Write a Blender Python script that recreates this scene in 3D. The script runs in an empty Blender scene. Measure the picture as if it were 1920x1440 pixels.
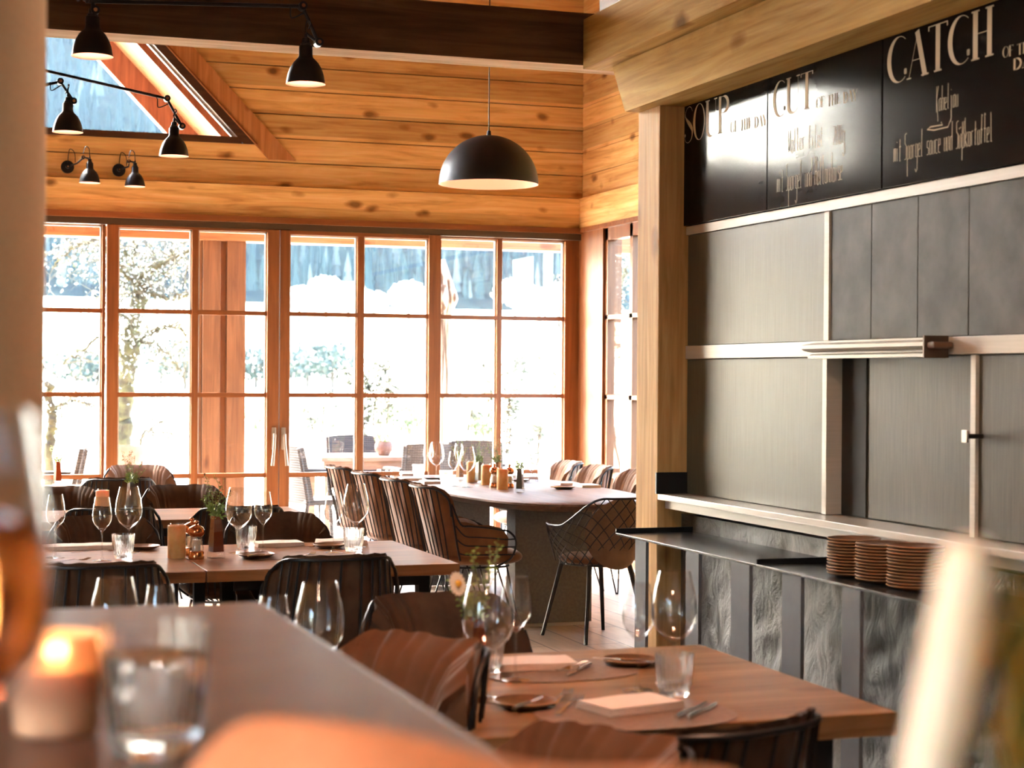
import bpy, bmesh, math, random
from mathutils import Vector, Matrix
R = math.radians
PI = math.pi
SC = bpy.context.scene
COL = SC.collection
random.seed(7)

# ------------------------------------------------------------------ camera
HC = 1.46                                   # lens height above the dining-room floor
FPX = 3315.0                                # focal length in pixels of a 1920 wide frame
_y = Vector((-180 - 960, -(699 - 720), -FPX)).normalized()
_x = Vector((10600 - 960, -(773 - 720), -FPX)); _x = (_x - _x.dot(_y) * _y).normalized()
_z = _x.cross(_y)
ROT = Matrix((_x, _y, _z))                  # camera space -> room space
EYE = Vector((0, 0, HC))
cd = bpy.data.cameras.new('camera'); cam = bpy.data.objects.new('camera', cd); COL.objects.link(cam)
cam.matrix_world = Matrix.Translation(EYE) @ ROT.to_4x4()
cd.sensor_width = 36; cd.lens = FPX / 1920 * 36
cd.clip_start = 0.05; cd.clip_end = 3000
cd.dof.use_dof = True; cd.dof.focus_distance = 8.4; cd.dof.aperture_fstop = 4.8
SC.camera = cam

# ------------------------------------------------------------------ sky, sun, exposure
w = bpy.data.worlds.new('sky'); SC.world = w; w.use_nodes = True
nt = w.node_tree; nt.nodes.clear()
sky = nt.nodes.new('ShaderNodeTexSky'); sky.sky_type = 'NISHITA'; sky.sun_disc = False
sky.sun_elevation = R(38); sky.sun_rotation = R(-21); sky.dust_density = 2.5; sky.air_density = 1.0
bg = nt.nodes.new('ShaderNodeBackground'); bg.inputs[1].default_value = 1.0
out = nt.nodes.new('ShaderNodeOutputWorld')
nt.links.new(sky.outputs[0], bg.inputs[0]); nt.links.new(bg.outputs[0], out.inputs[0])
sd = bpy.data.lights.new('sun', 'SUN'); sd.energy = 16; sd.angle = R(0.6); sd.color = (1, .90, .76)
sun = bpy.data.objects.new('sun', sd); COL.objects.link(sun)
sun.rotation_euler = Vector((.28, -.48, -.80)).to_track_quat('-Z', 'Y').to_euler()
VS = SC.view_settings
VS.view_transform = 'Standard'; VS.look = 'None'; VS.gamma = 1; VS.use_curve_mapping = False
VS.exposure = 2.5
cy = SC.cycles
cy.max_bounces = 10; cy.diffuse_bounces = 7; cy.glossy_bounces = 4; cy.transmission_bounces = 8
cy.transparent_max_bounces = 40; cy.volume_bounces = 0
cy.caustics_reflective = False; cy.caustics_refractive = False
cy.sample_clamp_indirect = 25; cy.blur_glossy = 0.6

# ------------------------------------------------------------------ measuring helpers
def ray(px, py): return ROT @ Vector(((px - 960) / FPX, -(py - 720) / FPX, -1))
def onZ(px, py, z): d = ray(px, py); return EYE + d * ((z - HC) / d.z)
def onX(px, py, x): d = ray(px, py); return EYE + d * (x / d.x)
def onY(px, py, y): d = ray(px, py); return EYE + d * (y / d.y)

# ------------------------------------------------------------------ materials
MATS = {}
def mat(name, color=(.5,.5,.5), rough=.5, metal=0, spec=.5, build=None, **kw):
    if name in MATS: return MATS[name]
    m = bpy.data.materials.new(name); m.use_nodes = True
    b = m.node_tree.nodes['Principled BSDF']
    b.inputs['Base Color'].default_value = (*color, 1)
    b.inputs['Roughness'].default_value = rough; b.inputs['Metallic'].default_value = metal
    b.inputs['Specular IOR Level'].default_value = spec
    for k, v in kw.items(): b.inputs[k.replace('_', ' ')].default_value = v
    if build: build(m, m.node_tree, b)
    MATS[name] = m
    return m
def N(nt, t, **kw):
    n = nt.nodes.new(t)
    for k, v in kw.items():
        if isinstance(k, str) and hasattr(n, k): setattr(n, k, v)
    return n
def coords(nt, scale=(1,1,1), space='Object'):
    tc = nt.nodes.new('ShaderNodeTexCoord'); mp = nt.nodes.new('ShaderNodeMapping')
    mp.inputs['Scale'].default_value = scale
    nt.links.new(tc.outputs[space], mp.inputs[0]); return mp
def noise(nt, vec, scale, detail=4, rough=.55, dist=0):
    n = nt.nodes.new('ShaderNodeTexNoise'); n.inputs['Scale'].default_value = scale
    n.inputs['Detail'].default_value = detail; n.inputs['Roughness'].default_value = rough
    n.inputs['Distortion'].default_value = dist
    nt.links.new(vec.outputs[0], n.inputs['Vector']); return n
def ramp(nt, fac, stops):
    r = nt.nodes.new('ShaderNodeValToRGB'); e = r.color_ramp.elements
    while len(e) < len(stops): e.new(.5)
    for i, (p, c) in enumerate(stops):
        e[i].position = p; e[i].color = (*c, 1) if len(c) == 3 else c
    nt.links.new(fac, r.inputs[0]); return r
def mixc(nt, f, a, b, mode='MIX'):
    m = nt.nodes.new('ShaderNodeMix'); m.data_type = 'RGBA'; m.blend_type = mode
    for s, v in ((0, f), (6, a), (7, b)):
        if isinstance(v, (int, float)): m.inputs[s].default_value = v
        elif isinstance(v, tuple): m.inputs[s].default_value = (*v, 1)
        else: nt.links.new(v, m.inputs[s])
    return m
def bump(nt, b, h, strength=.3, dist=.01):
    bp = nt.nodes.new('ShaderNodeBump'); bp.inputs['Strength'].default_value = strength
    bp.inputs['Distance'].default_value = dist
    nt.links.new(h, bp.inputs['Height']); nt.links.new(bp.outputs[0], b.inputs['Normal'])

def wood(name, c1, c2, c3, axis=0, rough=.5, knots=.5, board=0.0, sc=1.0, grain=1.0, spec=.3, board_axis=2):
    """grain along axis; dark knots; board>0 gives each board of that width its own tone"""
    def bld(m, nt, b):
        s = [14*sc, 14*sc, 14*sc]; s[axis] = 1.1*sc
        v = coords(nt, tuple(s)); n1 = noise(nt, v, 1.3, 6, .62, .9)
        s2 = [60*sc]*3; s2[axis] = 2.0*sc
        v2 = coords(nt, tuple(s2)); n2 = noise(nt, v2, 1.0, 3, .5)
        cr = ramp(nt, n1.outputs[0], [(.30, c1), (.5, c2), (.72, c3)])
        mx = mixc(nt, .35*grain, cr.outputs[0], n2.outputs[0], 'OVERLAY')
        res = mx.outputs[2]
        if board:
            tc = nt.nodes.new('ShaderNodeTexCoord'); sp = nt.nodes.new('ShaderNodeSeparateXYZ')
            nt.links.new(tc.outputs['Object'], sp.inputs[0])
            dv = N(nt, 'ShaderNodeMath', operation='DIVIDE'); dv.inputs[1].default_value = board
            nt.links.new(sp.outputs[board_axis], dv.inputs[0])
            fl = N(nt, 'ShaderNodeMath', operation='FLOOR'); nt.links.new(dv.outputs[0], fl.inputs[0])
            wn = nt.nodes.new('ShaderNodeTexWhiteNoise'); wn.noise_dimensions = '1D'
            nt.links.new(fl.outputs[0], wn.inputs['W'])
            rr = ramp(nt, wn.outputs[0], [(0, (.78,.76,.74)), (1, (1.12,1.1,1.08))])
            res = mixc(nt, 1.0, res, rr.outputs[0], 'MULTIPLY').outputs[2]
        if knots:
            s3 = [5.2*sc]*3; s3[axis] = 2.6*sc
            v3 = coords(nt, tuple(s3)); vo = nt.nodes.new('ShaderNodeTexVoronoi'); vo.inputs['Scale'].default_value = 1.0
            wv = noise(nt, coords(nt, (4,4,4)), 1.5, 2)
            ad = nt.nodes.new('ShaderNodeVectorMath'); ad.operation = 'MULTIPLY_ADD'
            ad.inputs[1].default_value = (.25,.25,.25)
            nt.links.new(wv.outputs['Color'], ad.inputs[0]); nt.links.new(v3.outputs[0], ad.inputs[2])
            nt.links.new(ad.outputs[0], vo.inputs['Vector'])
            kr = ramp(nt, vo.outputs['Distance'], [(.075, (.13,.055,.028)), (.125, (.52,.35,.25)), (.20, (1,1,1))])
            res = mixc(nt, knots, res, kr.outputs[0], 'MULTIPLY').outputs[2]
        nt.links.new(res, b.inputs['Base Color'])
        bump(nt, b, n1.outputs[0], .25, .004)
    return mat(name, c2, rough, 0, spec, bld)

def glassy(name, tint=(1,1,1), base=.05, edge=.75, power=.35, rough=.0, edge_dark=.55):
    """thin clear glass: straight-through transmission, fresnel reflection growing to the rim"""
    if name in MATS: return MATS[name]
    m = bpy.data.materials.new(name); m.use_nodes = True; nt = m.node_tree; nt.nodes.clear()
    o = nt.nodes.new('ShaderNodeOutputMaterial'); tr = nt.nodes.new('ShaderNodeBsdfTransparent')
    gl = nt.nodes.new('ShaderNodeBsdfGlossy'); gl.inputs['Roughness'].default_value = rough
    lw = nt.nodes.new('ShaderNodeLayerWeight'); lw.inputs['Blend'].default_value = power
    rr = ramp(nt, lw.outputs['Facing'], [(0, (base,)*3), (.6, (base*2.2,)*3), (1, (edge,)*3)])
    tt = ramp(nt, lw.outputs['Facing'], [(0, tint), (.65, tint), (1, tuple(t*edge_dark for t in tint))])
    mx = nt.nodes.new('ShaderNodeMixShader')
    nt.links.new(rr.outputs[0], mx.inputs[0]); nt.links.new(tt.outputs[0], tr.inputs[0])
    nt.links.new(tr.outputs[0], mx.inputs[1]); nt.links.new(gl.outputs[0], mx.inputs[2])
    nt.links.new(mx.outputs[0], o.inputs[0]); MATS[name] = m
    return m

def noisy(name, c1, c2, scale=20, rough=.6, metal=0, spec=.4, stretch=(1,1,1), bmp=.2, bd=.003, lo=.35, hi=.65, detail=4, **kw):
    def bld(m, nt, b):
        v = coords(nt, stretch); n = noise(nt, v, scale, detail)
        r = ramp(nt, n.outputs[0], [(lo, c1), (hi, c2)])
        nt.links.new(r.outputs[0], b.inputs['Base Color'])
        if bmp: bump(nt, b, n.outputs[0], bmp, bd)
    return mat(name, c1, rough, metal, spec, bld, **kw)

M_plank = wood('pine planks orange', (.55,.30,.105), (.76,.48,.185), (.87,.61,.29), 0, .6, .75, .183, spec=.15)
M_plank_y = wood('pine planks orange side', (.55,.30,.105), (.76,.48,.185), (.87,.61,.29), 1, .6, .75, .183, spec=.15)
M_frame = wood('larch window frame', (.17,.055,.016), (.23,.080,.025), (.28,.105,.035), 2, .38, 0, sc=.8)
M_frame_h = wood('larch window rail', (.17,.055,.016), (.23,.080,.025), (.28,.105,.035), 0, .38, 0, sc=.8)
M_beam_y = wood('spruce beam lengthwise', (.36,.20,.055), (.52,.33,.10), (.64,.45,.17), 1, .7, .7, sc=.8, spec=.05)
M_beam_x = wood('spruce beam crosswise shaded', (.06,.032,.015), (.10,.055,.025), (.15,.085,.04), 0, .85, .6, sc=.8, spec=.08)  # darkened so that the beam front looks shaded
M_post = wood('spruce post', (.36,.20,.075), (.47,.28,.115), (.57,.38,.18), 2, .6, .6, sc=.9, spec=.06)
M_dark_ceiling = wood('dark ceiling boards', (.13,.055,.025), (.20,.09,.04), (.27,.13,.06), 1, .6, .5, .2, board_axis=0)
M_tab = wood('oak table top', (.20,.085,.034), (.32,.145,.060), (.44,.22,.10), 0, .28, .35, .15, board_axis=1, spec=.5)
M_tab_light = wood('light oak table top', (.20,.105,.045), (.31,.175,.080), (.42,.255,.13), 0, .42, .5, .15, board_axis=1)
M_oval = wood('oak oval top', (.10,.055,.037), (.15,.085,.055), (.21,.125,.085), 1, .38, .2, .2, board_axis=0, spec=.22)
M_bar = noisy('brown lacquered bar top', (.095,.060,.050), (.135,.088,.075), 9, .30, spec=.5, bmp=.05)
M_black = mat('black powder coated steel', (.012,.012,.014), .42, .3)
M_blackm = mat('matt black lamp shade', (.011,.012,.014), .45, 0, .4)
M_shade_in = mat('pale pink lamp inside', (.88,.50,.40), .6)
M_brass = mat('copper joint', (.75,.40,.24), .25, 1)
M_chrome = mat('chrome cutlery', (.78,.76,.74), .16, 1)
M_copper = mat('polished copper', (.62,.26,.12), .18, 1)
M_napkin = noisy('pale rose linen', (.84,.72,.66), (.90,.79,.73), 260, .85, bmp=.1)
M_napkin_o = noisy('apricot linen', (.56,.30,.17), (.62,.35,.205), 120, .85, bmp=.1)
M_leather_mat = noisy('taupe place mat', (.23,.155,.12), (.29,.20,.155), 60, .5, bmp=.1)
M_plate = noisy('brown stoneware', (.10,.043,.02), (.21,.10,.048), 25, .3, spec=.6, bmp=.05)
M_plate_rim = noisy('stoneware rim', (.34,.18,.09), (.48,.28,.15), 30, .45, bmp=.05)
M_steel = noisy('brushed stainless steel', (.080,.075,.054), (.105,.099,.073), 3, .40, 0, spec=.16, stretch=(90,90,1.5), bmp=.04, bd=.001)
M_steel_dark = noisy('dull brushed steel', (.042,.034,.022), (.064,.052,.035), 3, .42, 0, spec=.14, stretch=(70,70,2), bmp=.05, bd=.001)
M_alu = noisy('aluminium strip', (.42,.39,.345), (.46,.43,.385), 4, .35, 0, spec=.35, stretch=(1,1,40), bmp=0)
M_tile = noisy('grey concrete tile', (.050,.050,.044), (.085,.083,.073), 7, .55, spec=.10, bmp=.15, detail=10)
M_board = noisy('black glass board', (.009,.007,.007), (.012,.010,.009), 6, .11, spec=.05, stretch=(.4,.5,1.6), bmp=.04, bd=.003)
M_chalk = mat('cream chalk paint', (.56,.49,.37), .7, spec=.1)
M_slate = None
def _slate(m, nt, b):
    v = coords(nt, (1, 1, .45)); n = noise(nt, v, 9, 9, .65, 1.2)
    n3 = noise(nt, coords(nt, (1,1,.2)), 1.4, 2)
    r = ramp(nt, n.outputs[0], [(.3, (.028,.028,.027)), (.7, (.115,.11,.10))])
    r2 = ramp(nt, n3.outputs[0], [(.42, (.55,.52,.48)), (.56, (1.9,1.85,1.7))])
    mx = mixc(nt, 1.0, r.outputs[0], r2.outputs[0], 'MULTIPLY')
    nt.links.new(mx.outputs[2], b.inputs['Base Color']); bump(nt, b, n.outputs[0], 1.0, .03)
M_slate = mat('split slate', (.1,.1,.1), .48, 0, .5, _slate)
M_plate_steel = noisy('oiled black steel', (.045,.045,.05), (.075,.07,.07), 5, .22, .6, spec=.7, bmp=.03)
M_leg_steel = noisy('grey steel upright', (.095,.105,.122), (.125,.137,.155), 4, .5, 0, spec=.12, bmp=0)
M_anth = noisy('anthracite pedestal', (.135,.128,.122), (.17,.16,.15), 60, .6, spec=.1, bmp=.1)
def fabric(name, c1, c2, sheen=.4):
    def bld(m, nt, b):
        v = coords(nt, (1,1,1)); n = noise(nt, v, 9, 3); n2 = noise(nt, coords(nt), 220, 2)
        r = ramp(nt, n.outputs[0], [(.35, c1), (.65, c2)])
        nt.links.new(r.outputs[0], b.inputs['Base Color']); bump(nt, b, n2.outputs[0], .15, .002)
    return mat(name, c1, .85, 0, .2, bld, Sheen_Weight=sheen, Sheen_Roughness=.4)
M_fab = fabric('taupe velvet', (.052,.028,.016), (.085,.047,.027), .25)
M_fab_lt = fabric('sand velvet', (.27,.16,.10), (.34,.21,.14))
M_fab_or = fabric('cinnamon velvet', (.13,.055,.026), (.18,.078,.036), .3)
M_wicker = None
def _wicker(m, nt, b):
    v = coords(nt, (1,1,1)); wv = nt.nodes.new('ShaderNodeTexWave'); wv.inputs['Scale'].default_value = 14
    wv.bands_direction = 'Z'; nt.links.new(v.outputs[0], wv.inputs[0])
    w2 = nt.nodes.new('ShaderNodeTexWave'); w2.inputs['Scale'].default_value = 14; w2.bands_direction = 'X'
    nt.links.new(v.outputs[0], w2.inputs[0])
    mx = mixc(nt, .5, wv.outputs[0], w2.outputs[0], 'MULTIPLY')
    r = ramp(nt, mx.outputs[2], [(.2, (.012,.009,.007)), (.8, (.045,.032,.026))])
    nt.links.new(r.outputs[0], b.inputs['Base Color']); bump(nt, b, mx.outputs[2], .6, .01)
M_wicker = mat('brown wicker', (.1,.08,.06), .6, 0, .4, _wicker)
M_floor = None
def _floor(m, nt, b):
    v = coords(nt, (1,1,1)); br = nt.nodes.new('ShaderNodeTexBrick')
    mp = v; mp.inputs['Rotation'].default_value = (0,0,R(90))
    br.inputs['Scale'].default_value = 1.0; br.inputs['Mortar Size'].default_value = .006
    br.inputs['Brick Width'].default_value = 1.2; br.inputs['Row Height'].default_value = .22
    br.inputs['Color1'].default_value = (.38,.285,.215,1); br.inputs['Color2'].default_value = (.48,.365,.275,1)
    br.inputs['Mortar'].default_value = (.12,.09,.07,1)
    nt.links.new(v.outputs[0], br.inputs[0])
    n = noise(nt, coords(nt, (18,1.5,1)), 1.4, 6)
    mx = mixc(nt, .5, br.outputs[0], n.outputs[0], 'OVERLAY')
    nt.links.new(mx.outputs[2], b.inputs['Base Color'])
M_floor = mat('grey brown wood look tiles', (.4,.3,.25), .33, 0, .5, _floor)
M_plaster = noisy('cream plaster', (.50,.38,.25), (.54,.42,.28), 140, .8, bmp=.15)
M_wallplaster = noisy('warm white plaster', (.55,.48,.40), (.60,.52,.44), 40, .85, bmp=.05)
M_glass = glassy('drinking glass', (.985,.985,.985), .06, .95, .5, .0, .45)
M_pane = glassy('window pane', (.97,.985,.985), .045, .6, .2, 0, .9)
M_candle = noisy('amber stone lantern', (.72,.36,.13), (.86,.50,.22), 22, .5, bmp=.05, Subsurface_Weight=.25)
M_candle_p = noisy('pale peach lantern', (.84,.52,.36), (.90,.60,.44), 22, .5, bmp=.05, Subsurface_Weight=.25)
M_vase_b = mat('rust brown glass', (.23,.055,.02), .12, 0, .6)
M_vase_g = noisy('blue grey glass', (.085,.10,.105), (.14,.16,.165), 12, .22, spec=.6, bmp=0)
M_leaf = noisy('fresh green herb', (.13,.22,.035), (.28,.38,.09), 40, .6, bmp=0)
M_stem = mat('green stem', (.14,.2,.06), .6)
M_white_fl = mat('white petals', (.85,.82,.76), .6)
M_yellow = mat('yellow flower centre', (.75,.42,.05), .6)
M_pink_fl = mat('pink heather blossom', (.45,.18,.22), .7)

# ------------------------------------------------------------------ object helpers
def link(name, bm, m, parent=None, smooth=False, loc=None):
    me = bpy.data.meshes.new(name); bm.normal_update(); bm.to_mesh(me); bm.free()
    for k in (m if isinstance(m, (list, tuple)) else [m]): me.materials.append(k)
    if smooth:
        me.polygons.foreach_set('use_smooth', [True]*len(me.polygons))
        try: me.set_sharp_from_angle(angle=R(smooth if smooth is not True else 50))
        except Exception: pass
    o = bpy.data.objects.new(name, me); COL.objects.link(o)
    if parent: o.parent = parent
    if loc is not None: o.location = loc
    return o
def tag(o, label, cat, group=None):
    o['label'] = label; o['category'] = cat
    if group: o['group'] = group
    return o
def empty(name, loc=(0,0,0), rz=0, label=None, cat=None, group=None):
    o = bpy.data.objects.new(name, None); COL.objects.link(o); o.empty_display_size = .05
    o.location = loc; o.rotation_euler = (0,0,rz)
    if label: tag(o, label, cat, group)
    return o
def struct(name, bm, m, **kw):
    o = link(name, bm, m, **kw); o['kind'] = 'structure'; return o
def dup(o, loc, rz=0, label=None, group=None, sc=None):
    def rec(a, p):
        c = a.copy(); COL.objects.link(c); c.parent = p
        for ch in a.children: rec(ch, c)
        return c
    c = rec(o, None); c.location = loc; c.rotation_euler = (0,0,rz)
    if sc: c.scale = (sc,)*3 if isinstance(sc, (int, float)) else sc
    if label: c['label'] = label
    if group: c['group'] = group
    return c
class Proto:
    """first use moves the prototype itself, later uses copy it"""
    def __init__(s, root): s.root = root; s.used = False
    def put(s, loc, rz=0, label=None, group=None, sc=None):
        if not s.used:
            s.used = True; o = s.root; o.location = loc; o.rotation_euler = (0,0,rz)
            if sc: o.scale = (sc,)*3 if isinstance(sc, (int, float)) else sc
            if label: o['label'] = label
            if group: o['group'] = group
            return o
        return dup(s.root, loc, rz, label, group, sc or 1.0)

def box(bm, x0, y0, z0, x1, y1, z1, mi=0, bevel=0):
    vs = [bm.verts.new(p) for p in ((x0,y0,z0),(x1,y0,z0),(x1,y1,z0),(x0,y1,z0),(x0,y0,z1),(x1,y0,z1),(x1,y1,z1),(x0,y1,z1))]
    fs = [bm.faces.new([vs[i] for i in f]) for f in ((0,3,2,1),(4,5,6,7),(0,1,5,4),(1,2,6,5),(2,3,7,6),(3,0,4,7))]
    for f in fs: f.material_index = mi
    if bevel:
        es = list({e for f in fs for e in f.edges})
        r = bmesh.ops.bevel(bm, geom=es, offset=bevel, segments=2, affect='EDGES', profile=.6)
        for f in r['faces']: f.material_index = mi
def BX(*a, **k): bm = bmesh.new(); box(bm, *a, **k); return bm
def prism(bm, pts, d, mi=0):
    """closed polygon pts (3d) pushed along vector d"""
    d = Vector(d); a = [bm.verts.new(p) for p in pts]; b = [bm.verts.new(Vector(p) + d) for p in pts]; n = len(pts)
    f = [bm.faces.new(a), bm.faces.new(b[::-1])] + [bm.faces.new((a[i], b[i], b[(i+1) % n], a[(i+1) % n])) for i in range(n)]
    bmesh.ops.recalc_face_normals(bm, faces=f)
    for q in f: q.material_index = mi
def lathe(bm, prof, seg=24, mi=0, c=(0,0,0), rib=0, rn=0, rz0=-1, rz1=9):
    rings = []
    for (r, z) in prof:
        if r < 1e-5: rings.append([bm.verts.new((c[0], c[1], c[2]+z))]); continue
        ring = []
        for i in range(seg):
            a = 2*PI*i/seg; rr = r
            if rib and rz0 < z < rz1: rr = r*(1 + rib*math.cos(rn*a))
            ring.append(bm.verts.new((c[0]+rr*math.cos(a), c[1]+rr*math.sin(a), c[2]+z)))
        rings.append(ring)
    for A, B in zip(rings, rings[1:]):
        if len(A) == 1 and len(B) == 1: continue
        for i in range(seg):
            j = (i+1) % seg
            if len(A) == 1: f = bm.faces.new((A[0], B[j], B[i]))
            elif len(B) == 1: f = bm.faces.new((A[i], A[j], B[0]))
            else: f = bm.faces.new((A[i], A[j], B[j], B[i]))
            f.material_index = mi
def tube(bm, pts, r, seg=8, mi=0, closed=False, caps=True):
    pts = [Vector(p) for p in pts]; n = len(pts)
    rs = r if isinstance(r, (list, tuple)) else [r]*n
    rings = []; up = None
    for i, p in enumerate(pts):
        if closed: t = pts[(i+1) % n] - pts[i-1]
        else: t = pts[min(i+1, n-1)] - pts[max(i-1, 0)]
        if t.length < 1e-9: t = Vector((0,0,1))
        t.normalize()
        if up is None: up = Vector((0,0,1)) if abs(t.z) < .9 else Vector((1,0,0))
        u = up - up.dot(t)*t
        if u.length < 1e-4: u = t.orthogonal()
        u.normalize(); v = t.cross(u); up = u
        rings.append([bm.verts.new(p + rs[i]*(math.cos(2*PI*k/seg)*u + math.sin(2*PI*k/seg)*v)) for k in range(seg)])
    m = n if closed else n-1
    for i in range(m):
        A, B = rings[i], rings[(i+1) % n]
        for k in range(seg):
            f = bm.faces.new((A[k], A[(k+1) % seg], B[(k+1) % seg], B[k])); f.material_index = mi
    if caps and not closed:
        f = bm.faces.new(rings[0][::-1]); f.material_index = mi; f = bm.faces.new(rings[-1]); f.material_index = mi
def smoothpts(pts, n=6, closed=False):
    pts = [Vector(p) for p in pts]; out = []; m = len(pts)
    for i in range(m if closed else m-1):
        g = (lambda k: pts[k % m]) if closed else (lambda k: pts[max(0, min(m-1, k))])
        p0, p1, p2, p3 = g(i-1), g(i), g(i+1), g(i+2)
        for k in range(n):
            t = k/n
            out.append(.5*((2*p1)+(p2-p0)*t+(2*p0-5*p1+4*p2-p3)*t*t+(3*p1-p0-3*p2+p3)*t**3))
    if not closed: out.append(pts[-1])
    return out
def grid(bm, f, nu, nv, mi=0, wrap=False):
    V = [[bm.verts.new(f(i/(nu if wrap else nu-1), j/(nv-1))) for j in range(nv)] for i in range(nu)]
    for i in range(nu if wrap else nu-1):
        for j in range(nv-1):
            q = bm.faces.new((V[i][j], V[(i+1) % nu][j], V[(i+1) % nu][j+1], V[i][j+1])); q.material_index = mi
    return V

# ================================================================== THE ROOM
YB = 13.32          # back wall, inner face
XR = 5.17           # right end wall of the far room
XK = 2.97           # kitchen pass wall
YP0, YP1 = 6.48, 6.70   # post
XL = -4.3
ZC = 5.3

bm = BX(XL-.2, -2.5, -.1, XR+.2, YB, 0); struct('floor', bm, M_floor)
bm = BX(XL-.3, -2.6, ZC, XR+.3, YB+.3, ZC+.15); struct('ceiling', bm, M_dark_ceiling)
bm = BX(XL-.2, -2.6, 0, XK+2.3, -2.4, ZC); struct('wall_front', bm, M_wallplaster)

# --- back wall planks with gable window opening
g = [onY(445, 257, YB), onY(280, 75, YB)]
GB = g[0].z                                     # sill of the gable window
sl = (g[1].z - g[0].z) / (g[1].x - g[0].x)      # its slanted side
GX0, GTOP, GXL = g[0].x, 4.75, -1.75
def gx(z): return GX0 + (z - GB) / sl           # x of the slanted side at height z
z0 = onY(640, 413, YB).z                        # bottom of the planking, top of window zone
ztrack = z0
bm = bmesh.new(); z = z0; rows = []
hs = [.245] + [.183]*20
for h in hs:
    z1 = min(z + h - .008, ZC)
    if z >= ZC: break
    yy = YB + (0 if z > z0 + .01 else -.035)
    def seg(xa0, xa1, xb0, xb1):
        prism(bm, [(xa0, yy, z), (xb0, yy, z), (xb1, yy, z1), (xa1, yy, z1)], (0, .14 + (YB - yy), 0))
    if z1 <= GB - .05 or z > GTOP: seg(XL, XL, XR, XR)
    else:
        zz0 = max(z, GB-.05)
        if z < GB - .05:
            prism(bm, [(XL, yy, z), (XR, yy, z), (XR, yy, GB-.05), (XL, yy, GB-.05)], (0, .14, 0)); z = GB-.05
        a0, a1 = gx(z)+.07, gx(z1)+.07
        seg(a0, a1, XR, XR); seg(XL, XL, GXL, GXL)
    z = z1 + .008
struct('wall_back', bm, M_plank)
# shutting board behind the plank gaps
bm = bmesh.new(); box(bm, XL, YB+.142, z0, XR+.2, YB+.16, GB-.06)
prism(bm, [(gx(GB)+.12, YB+.142, GB-.06), (XR+.2, YB+.142, GB-.06), (XR+.2, YB+.142, ZC), (gx(GTOP)+.1, YB+.142, ZC), (gx(GTOP)+.1, YB+.142, GTOP)], (0,.018,0))
box(bm, XL, YB+.142, GTOP+.05, gx(GTOP)+.1, YB+.16, ZC)
struct('wall_back_backing', bm, M_dark_ceiling)
struct('wall_wing_added', BX(XL, YB-.4, 0, -2.3, YB+.3, ZC), M_dark_ceiling)  # unseen dark wing, added so the boards reflect something dark

# --- gable window: dark frame, light glazing bead, wide plank casing
gw = bmesh.new()
def slantbar(bm, x_in, x_out, y0, y1, zb, zt, mi=0):
    prism(bm, [(gx(zb)+x_in, y0, zb), (gx(zb)+x_out, y0, zb), (gx(zt)+x_out, y0, zt), (gx(zt)+x_in, y0, zt)], (0, y1-y0, 0), mi)
slantbar(gw, .0, .085, YB-.01, YB+.12, GB-.05, GTOP)
box(gw, GXL, YB-.01, GB-.05, GX0+.03, YB+.12, GB)
box(gw, GXL, YB, GTOP-.05, gx(GTOP), YB+.12, GTOP)
for xx in (.25,): box(gw, xx-.05, YB, GB, xx+.05, YB+.1, GTOP-.05)
M_frame_dark = wood('dark stained frame', (.05,.022,.012), (.08,.035,.018), (.11,.05,.025), 0, .45, 0)
wgab = struct('window_1', gw, M_frame_dark)
b2 = bmesh.new(); slantbar(b2, -.022, 0, YB+.06, YB+.1, GB, GTOP-.05); link('glazing_bead', b2, M_alu, wgab)
b2 = bmesh.new(); prism(b2, [(GXL, YB+.075, GB), (gx(GB), YB+.075, GB), (gx(GTOP), YB+.075, GTOP), (GXL, YB+.075, GTOP)], (0,.006,0)); link('pane', b2, M_pane, wgab)
b2 = bmesh.new(); slantbar(b2, .085, .29, YB-.022, YB-.001, GB-.16, GTOP); link('slanted_casing', b2, wood('casing plank', (.32,.13,.04), (.46,.20,.07), (.58,.28,.11), 2, .5, .6), wgab)
b2 = bmesh.new(); slantbar(b2, .09, .105, YB-.03, YB-.02, GB-.05, GTOP); link('casing_bead', b2, M_frame_h, wgab)

# --- head trim and sliding track above the glazing
za, zb_ = onY(640, 413, YB).z, onY(640, 424, YB).z
zt0 = onY(640, 424, YB).z; zt1 = onY(640, 436, YB).z
struct('trim_1', BX(XL, YB-.06, zt0, XR, YB+.12, z0), M_frame_h)
struct('trim_2', BX(XL, YB-.03, zt1, onY(1090,430,YB).x, YB+.1, zt0), mat('dark sliding track', (.10,.065,.04), .4, .4))

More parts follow.
